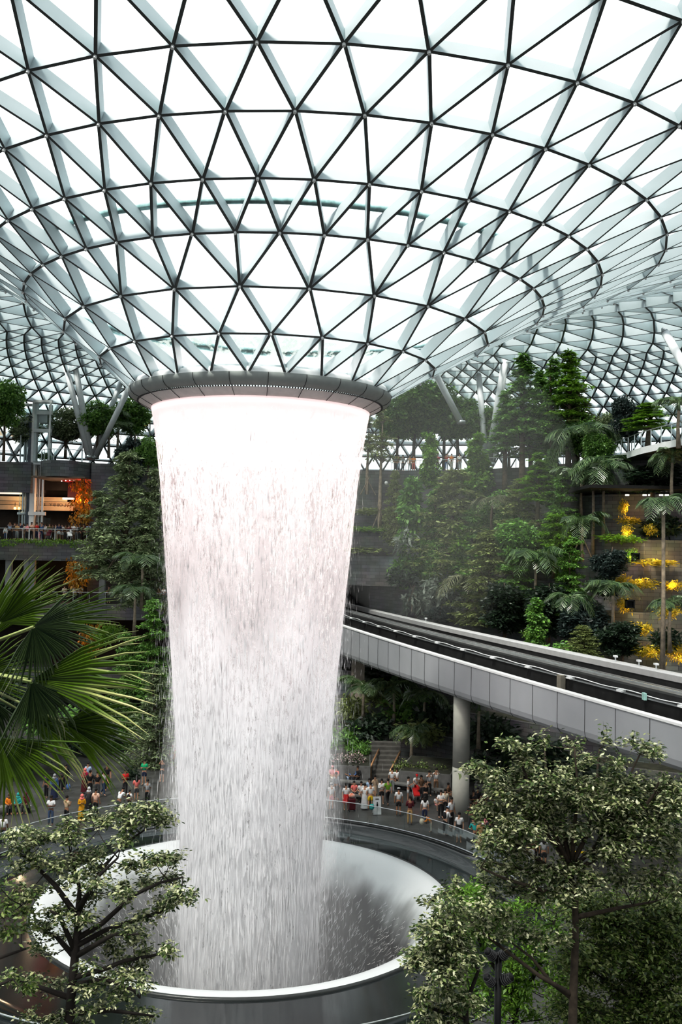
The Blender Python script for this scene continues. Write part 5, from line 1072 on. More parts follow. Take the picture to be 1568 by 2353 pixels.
for _ in range(48):
    x, y = 480 + 1080 * g.random(), 330 + 420 * g.random() ** 1.1; q = c2_(x, y); pd2.append((q[0], q[1], 44, 17, 200))
near_tree('large variegated tree in the right foreground spreading level sprays in front of the guideway', 24, tr2, br2, pd2, G_varieg, 0.125, 0.060, 7, 0.115, mat('bark_near', (0.06, 0.045, 0.032), 0.9, noise=0.4, scale=5), 1.9)
# the dark mass of the next tree at the right edge
pd3 = [(1568 - 470 * g.random() ** 1.2 * 0.55, 2060 + 300 * g.random(), 60 + 30 * g.random(), 18, 230) for _ in range(74)]
near_tree('dense dark green tree filling the lower right corner', 27, [(1480, 3000, 0), (1470, 2400, 0), (1475, 2200, 0), (1480, 2090, 0)], [B(p) for p in (((1475, 2200), (1420, 2130), (1380, 2080)), ((1475, 2180), (1540, 2110), (1570, 2060)), ((1472, 2300), (1400, 2260), (1360, 2230)), ((1472, 2300), (1540, 2260), (1580, 2240)))], pd3, G_varieg2, 0.14, 0.06, 8, 0.14, None, 2.0)
pd4 = [(960 + 200 * g.random() * (0.35 + 0.65 * t) + 6, 2130 + 230 * t, 44, 16, 150) for t in g.random(40)] + [(1010, 2110, 40, 14, 120), (1040, 2080, 40, 16, 140)]
near_tree('pale leaved tree at the bottom edge right of the bowl', 23, [(1080, 3000, 0), (1075, 2420, 0), (1070, 2300, 0)], [B(p) for p in (((1070, 2330), (1020, 2260), (990, 2230)), ((1072, 2340), (1000, 2320), (965, 2310)), ((1070, 2310), (1100, 2230), (1060, 2160)))], pd4, G_varieg, 0.12, 0.055, 9, 0.10, None, 2.0)
pd5 = [(1040 + 270 * g.random(), 2060 + 280 * g.random(), 40, 26, 170) for _ in range(46)] + [(1060, 2050, 44, 20, 260), (1040, 2080, 40, 22, 240), (1100, 2050, 34, 18, 160)]
near_tree('bright green bush like tree behind the lamp post', 30, [(1190, 2800, 0), (1185, 2350, 0), (1180, 2200, 0)], [B(p) for p in (((1185, 2300), (1110, 2180), (1060, 2060)), ((1185, 2320), (1250, 2200), (1280, 2100)))], pd5, G_bright, 0.15, 0.06, 10, 0.14, None, 1.5, 0.3)

# lamp post with spotlights among the leaves
lpz = at(1146, 2190, 25.5); lp = empty('lamp_post', (lpz.x, lpz.y, 0)); tag(lp, 'black lamp post with four spotlight heads among the right foreground leaves', 'lamp post')
M_blk = mat('lamp_black', (0.012, 0.012, 0.014), 0.4, noise=0.1)
MB().tube([(0, 0, 0), (0, 0, lpz.z)], 0.095, 12).build('post', M_blk, lp, True); MB().tube([(0, 0, 0), (0, 0, 0.5)], 0.2, 12).build('base', M_blk, lp, True)
for dx, dz, tilt in ((-0.24, 0.02, -0.7), (0.16, 0.05, 0.6), (-0.26, -0.66, -0.6), (0.22, -0.62, 0.9)):
    h = empty('spotlight', (dx, -0.12, lpz.z + dz)); h.parent = lp; h.rotation_euler = (0.5, tilt, 0)
    MB().tube([(0, 0, 0.16), (0, 0, -0.16)], [0.10, 0.14], 12).build('housing', M_blk, h, True)
    b = MB()
    for k in range(5): b.tube([(0, 0, -0.12 + 0.06 * k), (0, 0, -0.10 + 0.06 * k)], 0.145 - 0.007 * k, 12)
    b.build('cooling_fins', mat('lamp_fin_grey', (0.16, 0.16, 0.17), 0.4), h)
# lit strip along the near rail at the lower left
q = [Vector((GX + (GR + 0.05) * sin(t), GY - (GR + 0.05) * cos(t), 0.16)) for t in np.linspace(R(-44), R(-22), 12)]
e = empty('light_strip', q[0]); tag(e, 'glowing cyan white light strip along the near left deck edge', 'light'); MB().tube([p - q[0] for p in q], 0.05, 8).build('tube', mat('strip_glow', (0.8, 1, 1), 0.4, emit=(0.75, 1, 1), es=3.0, noise=0), e, True)
# shade sails and small things on the top level
def sail(label, pts, m_):
    c = sum(pts, Vector()) / len(pts); e = empty('shade_sail', c); tag(e, label, 'shade sail'); n = len(pts); b = MB(); N_ = 8
    for i in range(N_ + 1):
        for j in range(N_ + 1):
            u, v = i / N_, j / N_; p = (pts[0] * (1 - u) * (1 - v) + pts[1] * u * (1 - v) + pts[2] * u * v + pts[3] * (1 - u) * v); b.v.append(tuple(p - c - Vector((0, 0, 1.0 * (sin(pi * u) * 0.5 + sin(pi * v) * 0.5)))))
    for i in range(N_):
        for j in range(N_): b.f.append([i * 9 + j, i * 9 + 9 + j, i * 9 + 10 + j, i * 9 + 1 + j]); b.m.append(0)
    b.build('cloth', m_, e, True)
    for p in pts[:2]: MB().tube([p - c, Vector((p.x - c.x, p.y - c.y, 24.3 - c.z))], 0.07, 6).build('mast', M_rail, e)
M_sail = mat('sail_brown', (0.20, 0.155, 0.105), 0.8, noise=0.1)
sail('brown shade sail behind the lift tower', [at(112, 998, 94.5), at(190, 1004, 94.5), at(180, 975, 98), at(112, 980, 98)], M_sail)
sail('brown shade sail left of the lift tower', [at(-20, 995, 93.5), at(48, 1000, 93.5), at(48, 985, 98), at(-20, 980, 105)], M_sail)
sail('yellow shade sail beside the left end of the oculus rim', [at(318, 965, 101), at(345, 972, 101), at(345, 945, 104), at(312, 935, 104)], mat('sail_yellow', (0.75, 0.55, 0.03), 0.7, noise=0.1))
p = at(1452, 1036, 80); e = empty('parasol', p); tag(e, 'white parasol standing behind the walkway railing', 'parasol')
MB().tube([(0, 0, 0), (0, 0, 2.4)], 0.04, 8).build('pole', M_rail, e); MB().lathe([(1.7, 1.9), (1.0, 2.25), (0.02, 2.55)], n=8).build('canopy', M_white, e)
p = at(888, 1110, 93); e = empty('globe_lamp', p); tag(e, 'small white globe lamp on the bare wall beside the spray', 'lamp'); MB().ball((0, 0, 0), 0.2, 10).build('globe', M_white, e, True); MB().tube([(0, 0, 0), (0, 1.6, 0.1)], 0.04, 6).build('arm', M_rail, e)
for px, py, Y_ in ((1461, 1280, 72.0), (1448, 1388, 68.2)):
    p = at(px, py, Y_); e = empty('wall_niche', p); tag(e, 'square black lamp niche in the %s lit terrace wall' % ('upper' if py < 1300 else 'lower'), 'niche'); b = MB()
    for x, z, sx, sz in ((0, .26, .62, .08), (0, -.26, .62, .08), (-.27, 0, .08, .6), (.27, 0, .08, .6)): b.box((x, 0, z), (sx, 0.35, sz))
    b.build('frame', M_blk, e); MB().box((0, 0.12, 0), (0.5, 0.05, 0.5)).build('back', M_dark, e)
# ------------------------------------------------------------------ people
def skin_mesh(name, V, E, Rr, sub=1):
    me = bpy.data.meshes.new('t'); me.from_pydata(V, E, []); o = bpy.data.objects.new('t', me); col.objects.link(o)
    bm = bmesh.new(); bm.from_mesh(me); ly = bm.verts.layers.skin.verify()
    for i, v in enumerate(bm.verts):
        r_ = Rr[i]; v[ly].radius = r_ if isinstance(r_, tuple) else (r_, r_); v[ly].use_root = (i == 0)
    bm.to_mesh(me); bm.free()
    s = o.modifiers.new('s', 'SKIN'); s.use_smooth_shade = True; d = o.modifiers.new('d', 'SUBSURF'); d.levels = sub; d.render_levels = sub
    bpy.context.view_layer.update()
    r_ = bpy.data.meshes.new_from_object(o.evaluated_get(bpy.context.evaluated_depsgraph_get())); r_.name = name
    bpy.data.objects.remove(o); bpy.data.meshes.remove(me); r_.materials.clear(); return r_
def pose(name):
    j = {'pelvis': (0, 0, .96), 'waist': (0, 0, 1.12), 'chest': (0, 0, 1.31), 'neck': (0, 0, 1.46), 'h0': (0, -.015, 1.57), 'h1': (0, -.02, 1.66)}
    for s, k in ((-1, 'L'), (1, 'R')):
        j['sh' + k] = (s * .17, 0, 1.39); j['el' + k] = (s * .235, .02, 1.12); j['wr' + k] = (s * .245, -.05, .88)
        j['hip' + k] = (s * .085, 0, .90); j['kn' + k] = (s * .10, -.01, .50); j['an' + k] = (s * .105, .01, .09); j['toe' + k] = (s * .12, -.15, .035)
    U = {}
    if name == 'phone': U = {'elL': (-.22, -.02, 1.12), 'elR': (.22, -.02, 1.12), 'wrL': (-.07, -.25, 1.22), 'wrR': (.07, -.25, 1.22)}
    if name == 'photo': U = {'elL': (-.19, -.24, 1.37), 'elR': (.19, -.24, 1.37), 'wrL': (-.07, -.30, 1.58), 'wrR': (.07, -.30, 1.58)}
    if name == 'folded': U = {'elL': (-.24, -.05, 1.13), 'elR': (.24, -.05, 1.13), 'wrL': (.06, -.17, 1.17), 'wrR': (-.06, -.19, 1.13)}
    if name == 'walk': U = {'knL': (-.09, -.16, .52), 'anL': (-.09, -.20, .10), 'toeL': (-.09, -.36, .06), 'knR': (.09, .02, .48), 'anR': (.09, .30, .17), 'toeR': (.09, .20, .03), 'elL': (-.23, .1, 1.13), 'wrL': (-.22, .14, .9), 'elR': (.23, -.06, 1.13), 'wrR': (.22, -.22, .95)}
    if name == 'hip': U = {'elR': (.30, .06, 1.15), 'wrR': (.17, -.03, 1.0), 'knL': (-.10, -.06, .5)}
    j.update(U)
    if name in ('lean', 'push', 'bend'):
        a = {'lean': .6, 'push': .3, 'bend': .9}[name]
        for k in ('waist', 'chest', 'neck', 'h0', 'h1', 'shL', 'shR'):
            x, y, z = j[k]; dz = z - .96; j[k] = (x, y * cos(a) - dz * sin(a), .96 + dz * cos(a) - y * sin(a))
        for k in 'LR':
            s = -1 if k == 'L' else 1; sx, sy, sz = j['sh' + k]; j['el' + k] = (s * .22, sy - .06, sz - .25); j['wr' + k] = (s * .12, sy - .28, max(sz - .30, 1.0 if name != 'bend' else .7))
    if name == 'sit':
        dz = .96 - .50
        for k in list(j):
            if k[:2] not in ('kn', 'an', 'to'): x, y, z = j[k]; j[k] = (x, y, z - dz)
        for k, s in (('L', -1), ('R', 1)):
            j['hip' + k] = (s * .09, -.05, .48); j['kn' + k] = (s * .13, -.43, .50); j['an' + k] = (s * .12, -.43, .09); j['toe' + k] = (s * .13, -.58, .035); j['el' + k] = (s * .24, -.06, .68); j['wr' + k] = (s * .1, -.30, .62)
    return j
def add_ball(bm, c, r_, sc=(1, 1, 1), mi=0):
    q = bmesh.ops.create_icosphere(bm, subdivisions=1, radius=r_, matrix=Matrix.Translation(c) @ Matrix.Diagonal((*sc, 1)))
    for v in q['verts']:
        for f in v.link_faces: f.material_index = mi; f.smooth = True
TPL = {}
def template(p):
    if p in TPL: return TPL[p]
    j = pose(p); out = {'J': j}; V = []; E = []; Rr = []; ix = {}
    def vt(k, pos, r_): ix[k] = len(V); V.append(tuple(pos)); Rr.append(r_)
    def ed(a, b): E.append((ix[a], ix[b]))
    vt('pelvis', j['pelvis'], (.135, .10))
    for k, r_ in (('waist', (.12, .085)), ('chest', (.145, .10)), ('neck', .055), ('h0', (.075, .085)), ('h1', (.07, .085))): vt(k, j[k], r_)
    for a, b in (('pelvis', 'waist'), ('waist', 'chest'), ('chest', 'neck'), ('neck', 'h0'), ('h0', 'h1')): ed(a, b)
    for k in 'LR':
        for n_, r_ in (('sh', .062), ('el', .043), ('wr', .03), ('hip', .088), ('kn', .06), ('an', .042), ('toe', (.035, .03))): vt(n_ + k, j[n_ + k], r_)
        w_ = Vector(j['wr' + k]); d = (w_ - Vector(j['el' + k])).normalized(); sd = d.cross(Vector((0, 1, 0.3))).normalized(); vt('palm' + k, w_ + d * .06, (.036, .02))
        ed('chest', 'sh' + k); ed('sh' + k, 'el' + k); ed('el' + k, 'wr' + k); ed('wr' + k, 'palm' + k); ed('pelvis', 'hip' + k); ed('hip' + k, 'kn' + k); ed('kn' + k, 'an' + k); ed('an' + k, 'toe' + k)
        for f, (o_, ln) in enumerate(((-.030, .062), (-.010, .075), (.010, .07), (.030, .055))):
            vt('f%d%s' % (f, k), w_ + d * (.075 + ln * .5) + sd * o_, .009); vt('g%d%s' % (f, k), w_ + d * (.075 + ln) + sd * o_ * 1.1 + Vector((0, -.018, 0)), .007); ed('palm' + k, 'f%d%s' % (f, k)); ed('f%d%s' % (f, k), 'g%d%s' % (f, k))
        vt('t' + k, w_ + d * .06 + sd * (-.055) + Vector((0, -.012, 0)), .009); ed('wr' + k, 't' + k)
    body = skin_mesh('body', V, E, Rr); bm = bmesh.new(); bm.from_mesh(body)
    hd = (Vector(j['h0']) + Vector(j['h1'])) / 2; ax = (Vector(j['h1']) - Vector(j['neck'])).normalized(); fw = Vector((0, -1, 0)); fw = (fw - ax * fw.dot(ax)).normalized(); sx = ax.cross(fw)
    add_ball(bm, hd + fw * .10 - ax * .012, .02, (.7, 1, 1.2))
    for s in (-1, 1):
        add_ball(bm, hd + sx * s * .082, .024, (.5, .8, 1.2)); add_ball(bm, hd + fw * .087 + sx * s * .032 + ax * .02, .011, (1.2, .6, .8), 1)
    add_ball(bm, hd + fw * .088 - ax * .055, .017, (1.5, .5, .5), 2)
    bm.to_mesh(body); bm.free(); body.polygons.foreach_set('use_smooth', [True] * len(body.polygons)); out['body'] = body; out['hd'] = hd; out['ax'] = ax; out['fw'] = fw
    J = lambda k: Vector(j[k])
    def top(nm, sleeve):
        V = [J('pelvis').lerp(J('waist'), .05), J('waist'), J('chest'), J('neck').lerp(J('chest'), .25)]; Rr = [(.165, .125), (.150, .112), (.168, .122), .07]; E = [(0, 1), (1, 2), (2, 3)]
        for k in 'LR':
            b = len(V); V += [J('sh' + k), J('sh' + k).lerp(J('el' + k), .75)]; Rr += [.080, .068]; E += [(2, b), (b, b + 1)]
            if sleeve: V += [J('el' + k), J('wr' + k)]; Rr += [.058, .043]; E += [(b + 1, b + 2), (b + 2, b + 3)]
        out[nm] = skin_mesh(nm, [tuple(v) for v in V], E, Rr)
    top('shirt', False); top('long_shirt', True)
    def legs(nm, full):
        V = [J('pelvis') + Vector((0, 0, .04)), J('pelvis') - Vector((0, 0, .02))]; Rr = [(.155, .115), (.16, .12)]; E = [(0, 1)]
        for k in 'LR':
            b = len(V); V += [J('hip' + k) - Vector((0, 0, .03)), J('kn' + k) if full else J('hip' + k).lerp(J('kn' + k), .85)]; Rr += [.10, .075 if full else .092]; E += [(1, b), (b, b + 1)]
            if full: V += [J('an' + k) + Vector((0, 0, .02))]; Rr += [.062]; E += [(b + 1, b + 2)]
        out[nm] = skin_mesh(nm, [tuple(v) for v in V], E, Rr)
    legs('trousers', True); legs('shorts', False)
    V = []; E = []; Rr = []
    for k in 'LR':
        b = len(V); V += [tuple(J('an' + k) + Vector((0, .04, -.045))), tuple(J('toe' + k))]; Rr += [(.05, .045), (.045, .033)]; E += [(b, b + 1)]
    out['shoes'] = skin_mesh('shoes', V, E, Rr)
    sk = MB()
    if p != 'sit':
        c = J('pelvis'); c2__ = J('waist')
        def ring(nm, prof):
            b = MB(); b.lathe(prof, n=14); b.v = [(x * 1.15, y * .85, z) for x, y, z in b.v]; me = b.mesh(nm); me.polygons.foreach_set('use_smooth', [True] * len(me.polygons)); out[nm] = me
        ring('skirt', [(.13, 1.06), (.16, .95), (.18, .8), (.20, .6), (.21, .52)]); ring('long_skirt', [(.13, 1.06), (.165, .95), (.19, .7), (.22, .3), (.24, .10)])
    else: out['skirt'] = out['shorts']; out['long_skirt'] = out['trousers']
    rot = Matrix((sx, -fw, ax)).transposed().to_4x4()
    def headpiece(nm, parts):
        bm = bmesh.new()
        for c, r_, sc in parts:
            bmesh.ops.create_icosphere(bm, subdivisions=2, radius=r_, matrix=Matrix.Translation(hd) @ rot @ Matrix.Translation(c) @ Matrix.Diagonal((*sc, 1)))
        me = bpy.data.meshes.new(nm); bm.to_mesh(me); bm.free(); me.polygons.foreach_set('use_smooth', [True] * len(me.polygons)); out[nm] = me
    headpiece('hair', [((0, .022, .045), .105, (.9, 1, .9))]); headpiece('long_hair', [((0, .022, .045), .107, (.92, 1, .9)), ((0, .075, -.12), .12, (.95, .5, 1.6))])
    headpiece('headscarf', [((0, .025, .02), .125, (.9, .95, 1.1)), ((0, .01, -.15), .15, (1.1, .8, .75))]); headpiece('cap', [((0, .01, .06), .105, (.95, 1.05, .65)), ((0, -.11, .05), .07, (1.0, 1, .16))])
    headpiece('bun_hair', [((0, .02, .045), .105, (.9, 1, .9)), ((0, .12, .06), .05, (1, 1, 1))])
    V = [J('chest') + (Vector((0, .17, 0)) if p != 'sit' else Vector((0, .16, 0)))]
    bm = bmesh.new(); q = bmesh.ops.create_icosphere(bm, subdivisions=2, radius=.17, matrix=Matrix.Translation(V[0] - Vector((0, 0, .08))) @ Matrix.Diagonal((.85, .55, 1.25, 1)))
    me = bpy.data.meshes.new('backpack'); bm.to_mesh(me); bm.free(); out['backpack'] = me
    TPL[p] = out; return out
C = {'white': (.80, .80, .80), 'black': (.015, .015, .017), 'navy': (.02, .03, .08), 'blue': (.10, .20, .42), 'lightblue': (.42, .55, .72), 'jeans': (.06, .10, .19), 'palejeans': (.30, .38, .50), 'red': (.62, .02, .02), 'crimson': (.42, .01, .07), 'maroon': (.11, .012, .02), 'pink': (.80, .35, .38), 'coral': (.85, .25, .22), 'orange': (.80, .28, .02), 'gold': (.62, .33, .01), 'yellow': (.80, .58, .02), 'green': (.20, .42, .03), 'emerald': (.01, .42, .20), 'teal': (.03, .38, .36), 'beige': (.62, .48, .34), 'peach': (.80, .55, .44), 'cream': (.74, .68, .56), 'grey': (.36, .37, .38), 'palegrey': (.60, .61, .62), 'darkgrey': (.07, .07, .075), 'brown': (.16, .09, .05), 'tan': (.55, .36, .16), 'olive': (.12, .12, .05), 'hairblack': (.010, .008, .007), 'hairgrey': (.4, .4, .4), 'skinA': (.55, .33, .22), 'skinB': (.36, .19, .11), 'skinC': (.16, .08, .05)}
def cm(k): return mat('cloth_' + k if not k.startswith(('skin', 'hair')) else k + '_tone', C[k], 0.75 if not k.startswith('skin') else 0.5, noise=0.08, scale=6)
eye_m = mat('eye_dark', (.01, .01, .01), .3, noise=0); lip_m = mat('lip_red', (.35, .10, .09), .5, noise=0)
def put(nm, me, parent, m_):
    o = link(nm, me, parent)
    if not me.materials: me.materials.append(m_)
    o.material_slots[0].link = 'OBJECT'; o.material_slots[0].material = m_; return o
def person(loc, yaw, p, top, bot, hair, label, h=1.68, skin='skinA', group=None, shoes='darkgrey', extra=None):
    t = template(p); b = t['body']
    if not b.materials:
        for m_ in (cm('skinA'), eye_m, lip_m): b.materials.append(m_)
    o = link('person', b, None, loc); o.rotation_euler = (0, 0, R(yaw)); k = h / 1.74; o.scale = (k, k, k); tag(o, label, 'person', group)
    o.material_slots[0].link = 'OBJECT'; o.material_slots[0].material = cm(skin)
    tk, tc_ = top; bk_, bc = bot
    put({'shirt': 'shirt', 'long_shirt': 'long_sleeved_shirt'}[tk], t[tk], o, cm(tc_))
    put({'skirt': 'skirt', 'long_skirt': 'long_skirt', 'trousers': 'trousers', 'shorts': 'shorts'}[bk_], t[bk_], o, cm(bc))
    hk, hc = hair; put({'hair': 'hair', 'long_hair': 'hair', 'bun_hair': 'hair', 'headscarf': 'headscarf', 'cap': 'cap'}[hk], t[hk], o, cm(hc))
    if hk == 'cap': put('hair', t['hair'], o, cm('hairblack')).scale = (1, 1, 0.995)
    put('shoes', t['shoes'], o, cm(shoes))
    if extra: put('backpack', t['backpack'], o, cm(extra))
    return o
SH, LS, TR, SO, SK, LK = 'shirt', 'long_shirt', 'trousers', 'shorts', 'skirt', 'long_skirt'
HB = ('hair', 'hairblack'); LH = ('long_hair', 'hairblack'); BH = ('bun_hair', 'hairblack')
G = [ # feet pixel, yaw, pose, top, bottom, hair, label, height, skin
 (116, 1897, 0, 'folded', (SH, 'white'), (TR, 'jeans'), HB, 'person in white shirt and jeans with folded arms behind the left railing', 1.74, 'skinC'),
 (152, 1894, 150, 'phone', (SH, 'beige'), (TR, 'black'), HB, 'person in beige shirt and black trousers with their back turned at the left railing', 1.66, 'skinB'),
 (187, 1888, 20, 'phone', (LS, 'gold'), (LK, 'gold'), ('headscarf', 'coral'), 'person in long golden dress and coral headscarf at the left railing', 1.60, 'skinB'),
 (219, 1877, 170, 'stand', (SH, 'peach'), (TR, 'black'), HB, 'person in peach shirt and dark trousers seen from behind beside the golden dress', 1.70, 'skinB'),
 (203, 1869, 10, 'stand', (LS, 'darkgrey'), (LK, 'black'), ('headscarf', 'palegrey'), 'person in dark clothes and pale grey headscarf behind the golden dress', 1.58, 'skinB'),
 (194, 1822, 20, 'phone', (LS, 'crimson'), (LK, 'maroon'), ('headscarf', 'coral'), 'person in dark red dress and pink headscarf in the middle of the left plaza', 1.60, 'skinB'),
 (206, 1829, 200, 'stand', (LS, 'black'), (TR, 'black'), HB, 'person all in black beside the dark red dress', 1.66, 'skinB'),
 (223, 1832, 190, 'phone', (SH, 'black'), (TR, 'darkgrey'), ('cap', 'darkgrey'), 'person in black shirt and dark cap in the left group', 1.70, 'skinB'),
 (237, 1828, 60, 'walk', (SH, 'white'), (TR, 'jeans'), LH, 'person in white shirt and blue jeans walking in the left group', 1.62, 'skinA'),
 (245, 1816, 20, 'walk', (SH, 'black'), (TR, 'black'), HB, 'tall person in black walking behind the white shirt and jeans', 1.78, 'skinB'),
 (201, 1811, 0, 'stand', (SH, 'lightblue'), (TR, 'darkgrey'), HB, 'person in pale blue shirt behind the dark red dress', 1.72, 'skinA'),
 (287, 1828, 30, 'phone', (SH, 'red'), (TR, 'black'), HB, 'person in red shirt and black trousers below the palm leaf tips', 1.70, 'skinB'),
 (313, 1841, 200, 'phone', (SH, 'coral'), (SO, 'darkgrey'), LH, 'person in coral top and shorts looking down on the left plaza', 1.60, 'skinA'),
 (331, 1804, 0, 'phone', (SH, 'emerald'), (SO, 'navy'), HB, 'person in emerald green shirt and navy shorts on the left plaza', 1.74, 'skinA'),
 (272, 1873, 150, 'lean', (SH, 'white'), (TR, 'darkgrey'), HB, 'person in white shirt leaning on the left railing', 1.70, 'skinB'),
 (297, 1864, 160, 'stand', (SH, 'white'), (TR, 'black'), HB, 'child in white shirt with black backpack at the left railing', 1.30, 'skinA', 'black'),
 (372, 1797, 0, 'photo', (SH, 'darkgrey'), (SO, 'black'), LH, 'person in dark top taking a photo left of the water', 1.60, 'skinA'),
 (338, 1850, 180, 'phone', (SH, 'grey'), (TR, 'black'), HB, 'person in grey shirt half hidden by the left tree tips', 1.62, 'skinB'),
 (396, 1758, 20, 'stand', (SH, 'white'), (SO, 'grey'), LH, 'pale figure in white blurred by the left edge of the water', 1.62, 'skinA'),
 (407, 1765, 10, 'stand', (SH, 'pink'), (TR, 'grey'), HB, 'figure in pink seen through the left edge of the water', 1.62, 'skinA'),
 (6, 1944, 180, 'stand', (SH, 'white'), (TR, 'black'), HB, 'person in white shirt cut by the left edge of the photo', 1.72, 'skinC'),
 (150, 1813, 40, 'stand', (LS, 'black'), (TR, 'black'), LH, 'person in black with patterned sleeves under the palm leaves', 1.64, 'skinB'),
 (139, 1821, 10, 'phone', (LS, 'darkgrey'), (TR, 'black'), HB, 'dark clothed person under the palm leaves', 1.68, 'skinB'),
 (124, 1836, 30, 'stand', (LS, 'blue'), (LK, 'navy'), ('headscarf', 'grey'), 'person in blue patterned dress behind the folded arms', 1.58, 'skinB'),
 (106, 1834, 330, 'stand', (SH, 'navy'), (TR, 'black'), HB, 'person in navy behind the folded arms, left of the blue dress', 1.66, 'skinB'),
 (21, 1868, 20, 'sit', (LS, 'orange'), (TR, 'black'), ('headscarf', 'brown'), 'person in orange top sitting on the bench at the left edge', 1.62, 'skinB'),
 (41, 1867, 0, 'sit', (LS, 'teal'), (TR, 'black'), ('headscarf', 'teal'), 'person in teal headscarf sitting on the left bench', 1.60, 'skinB'),
 (58, 1866, 10, 'sit', (LS, 'maroon'), (TR, 'black'), ('headscarf', 'maroon'), 'person in maroon headscarf sitting on the left bench', 1.58, 'skinB'),
 # right plaza
 (761, 1861, 200, 'stand', (SH, 'white'), (SO, 'pink'), ('cap', 'white'), 'pale figure in white at the right edge of the falling water', 1.70, 'skinA'),
 (772, 1838, 30, 'stand', (LS, 'grey'), (TR, 'darkgrey'), HB, 'tall person in grey just right of the falling water', 1.80, 'skinB'),
 (795, 1862, 10, 'stand', (SH, 'white'), (SK, 'red'), BH, 'person in white T-shirt and red skirt holding a maroon suitcase', 1.66, 'skinA'),
 (838, 1860, 170, 'stand', (SH, 'white'), (LK, 'palegrey'), HB, 'person in white top and pale grey long skirt beside the yellow shorts', 1.62, 'skinA'),
 (851, 1861, 190, 'stand', (SH, 'white'), (SO, 'yellow'), HB, 'person in white shirt and bright yellow shorts', 1.72, 'skinA'),
 (861, 1841, 40, 'walk', (LS, 'beige'), (SK, 'beige'), LH, 'person in beige coat walking behind the yellow shorts', 1.68, 'skinA'),
 (877, 1848, 0, 'phone', (LS, 'white'), (SO, 'black'), LH, 'person in loose white blouse and black shorts with a yellow bag', 1.62, 'skinA'),
 (891, 1850, 200, 'walk', (SH, 'green'), (TR, 'black'), HB, 'person in leaf green shirt walking away', 1.68, 'skinA'),
 (901, 1822, 170, 'stand', (SH, 'white'), (TR, 'grey'), HB, 'person in pale pinkish white shirt behind the green shirt', 1.68, 'skinA'),
 (912, 1806, 0, 'sit', (SH, 'white'), (SO, 'darkgrey'), HB, 'person in white shirt sitting bent forward at the foot of the stair', 1.7, 'skinB'),
 (916, 1875, 180, 'stand', (SH, 'palegrey'), (SO, 'black'), ('cap', 'white'), 'person in grey shirt and black shorts with a white cap seen from behind', 1.74, 'skinB'),
 (938, 1841, 80, 'phone', (SH, 'white'), (SO, 'palegrey'), HB, 'person in white shirt seen from the side left of the red cap', 1.58, 'skinA'),
 (942, 1895, 180, 'phone', (LS, 'maroon'), (TR, 'tan'), HB, 'person in dark maroon shirt seen from behind at the right railing', 1.70, 'skinB'),
 (957, 1834, 0, 'push', (SH, 'white'), (TR, 'red'), ('cap', 'red'), 'person in red cap pushing a red stroller', 1.66, 'skinA'),
 (968, 1838, 20, 'stand', (SH, 'brown'), (TR, 'darkgrey'), LH, 'person in brown beside the red stroller', 1.60, 'skinB'),
 (986, 1830, 10, 'photo', (SH, 'palegrey'), (TR, 'black'), HB, 'person in pale shirt taking photos behind the red stroller', 1.70, 'skinA'),
 (1002, 1824, 0, 'photo', (SH, 'white'), (TR, 'brown'), HB, 'person in white polo taking photos left of the pale column', 1.70, 'skinA'),
 (978, 1853, 0, 'photo', (SH, 'black'), (TR, 'black'), LH, 'person in black top raising a camera toward the water', 1.62, 'skinA'),
 (976, 1892, 180, 'stand', (SH, 'white'), (TR, 'navy'), LH, 'person with very long dark hair and white shirt seen from behind with a tote', 1.64, 'skinA'),
 (1013, 1880, 10, 'folded', (SH, 'white'), (TR, 'black'), HB, 'person in printed white T-shirt with hands clasped left of the pale column', 1.70, 'skinA'),
 (1023, 1872, 0, 'stand', (SH, 'cream'), (TR, 'black'), LH, 'person in cream top between two white T-shirts', 1.58, 'skinA'),
 (1037, 1902, 40, 'stand', (SH, 'white'), (TR, 'black'), HB, 'broad person in white T-shirt with a brown crossbody bag', 1.80, 'skinB'),
 (1023, 1920, 130, 'push', (LS, 'white'), (TR, 'black'), ('cap', 'lightblue'), 'person in pale blue hat with a black backpack at the right railing', 1.66, 'skinA', 'black'),
 (991, 1912, 250, 'bend', (LS, 'orange'), (TR, 'cream'), HB, 'child in orange top pulling away from the person with the blue hat', 1.10, 'skinA'),
 (1055, 1936, 350, 'stand', (SH, 'white'), (SK, 'black'), BH, 'person in white T-shirt and black skirt holding the right railing', 1.68, 'skinA'),
 (1063, 1884, 20, 'photo', (SH, 'darkgrey'), (TR, 'black'), LH, 'person in dark dress taking a photo in front of the pale column', 1.62, 'skinA'),
 (1093, 1949, 200, 'lean', (LS, 'teal'), (TR, 'black'), HB, 'person in teal shirt leaning over the right railing', 1.66, 'skinB'),
 (1104, 1952, 190, 'stand', (SH, 'tan'), (LK, 'tan'), HB, 'person in striped tan dress at the right railing', 1.62, 'skinB'),
 (1115, 1945, 170, 'stand', (SH, 'white'), (TR, 'maroon'), ('headscarf', 'pink'), 'person in white with pink headscarf beside the tan dress', 1.60, 'skinB'),
 (1126, 1950, 180, 'stand', (LS, 'black'), (TR, 'black'), HB, 'person in black at the railing half hidden by the right tree', 1.70, 'skinB'),
 (1098, 1855, 0, 'sit', (SH, 'black'), (SO, 'black'), HB, 'person in black sitting behind the pale column with bare knees', 1.70, 'skinB'),
 (1114, 1856, 350, 'sit', (SH, 'darkgrey'), (SO, 'navy'), HB, 'second person sitting behind the pale column, right of the first', 1.68, 'skinB'),
 (1150, 1852, 0, 'sit', (LS, 'gold'), (TR, 'jeans'), HB, 'person in mustard shirt sitting behind the right tree tips', 1.70, 'skinB'),
 (1134, 1853, 20, 'sit', (LS, 'black'), (TR, 'brown'), HB, 'person in black jacket with white stripe sitting beside the mustard shirt', 1.70, 'skinB'),
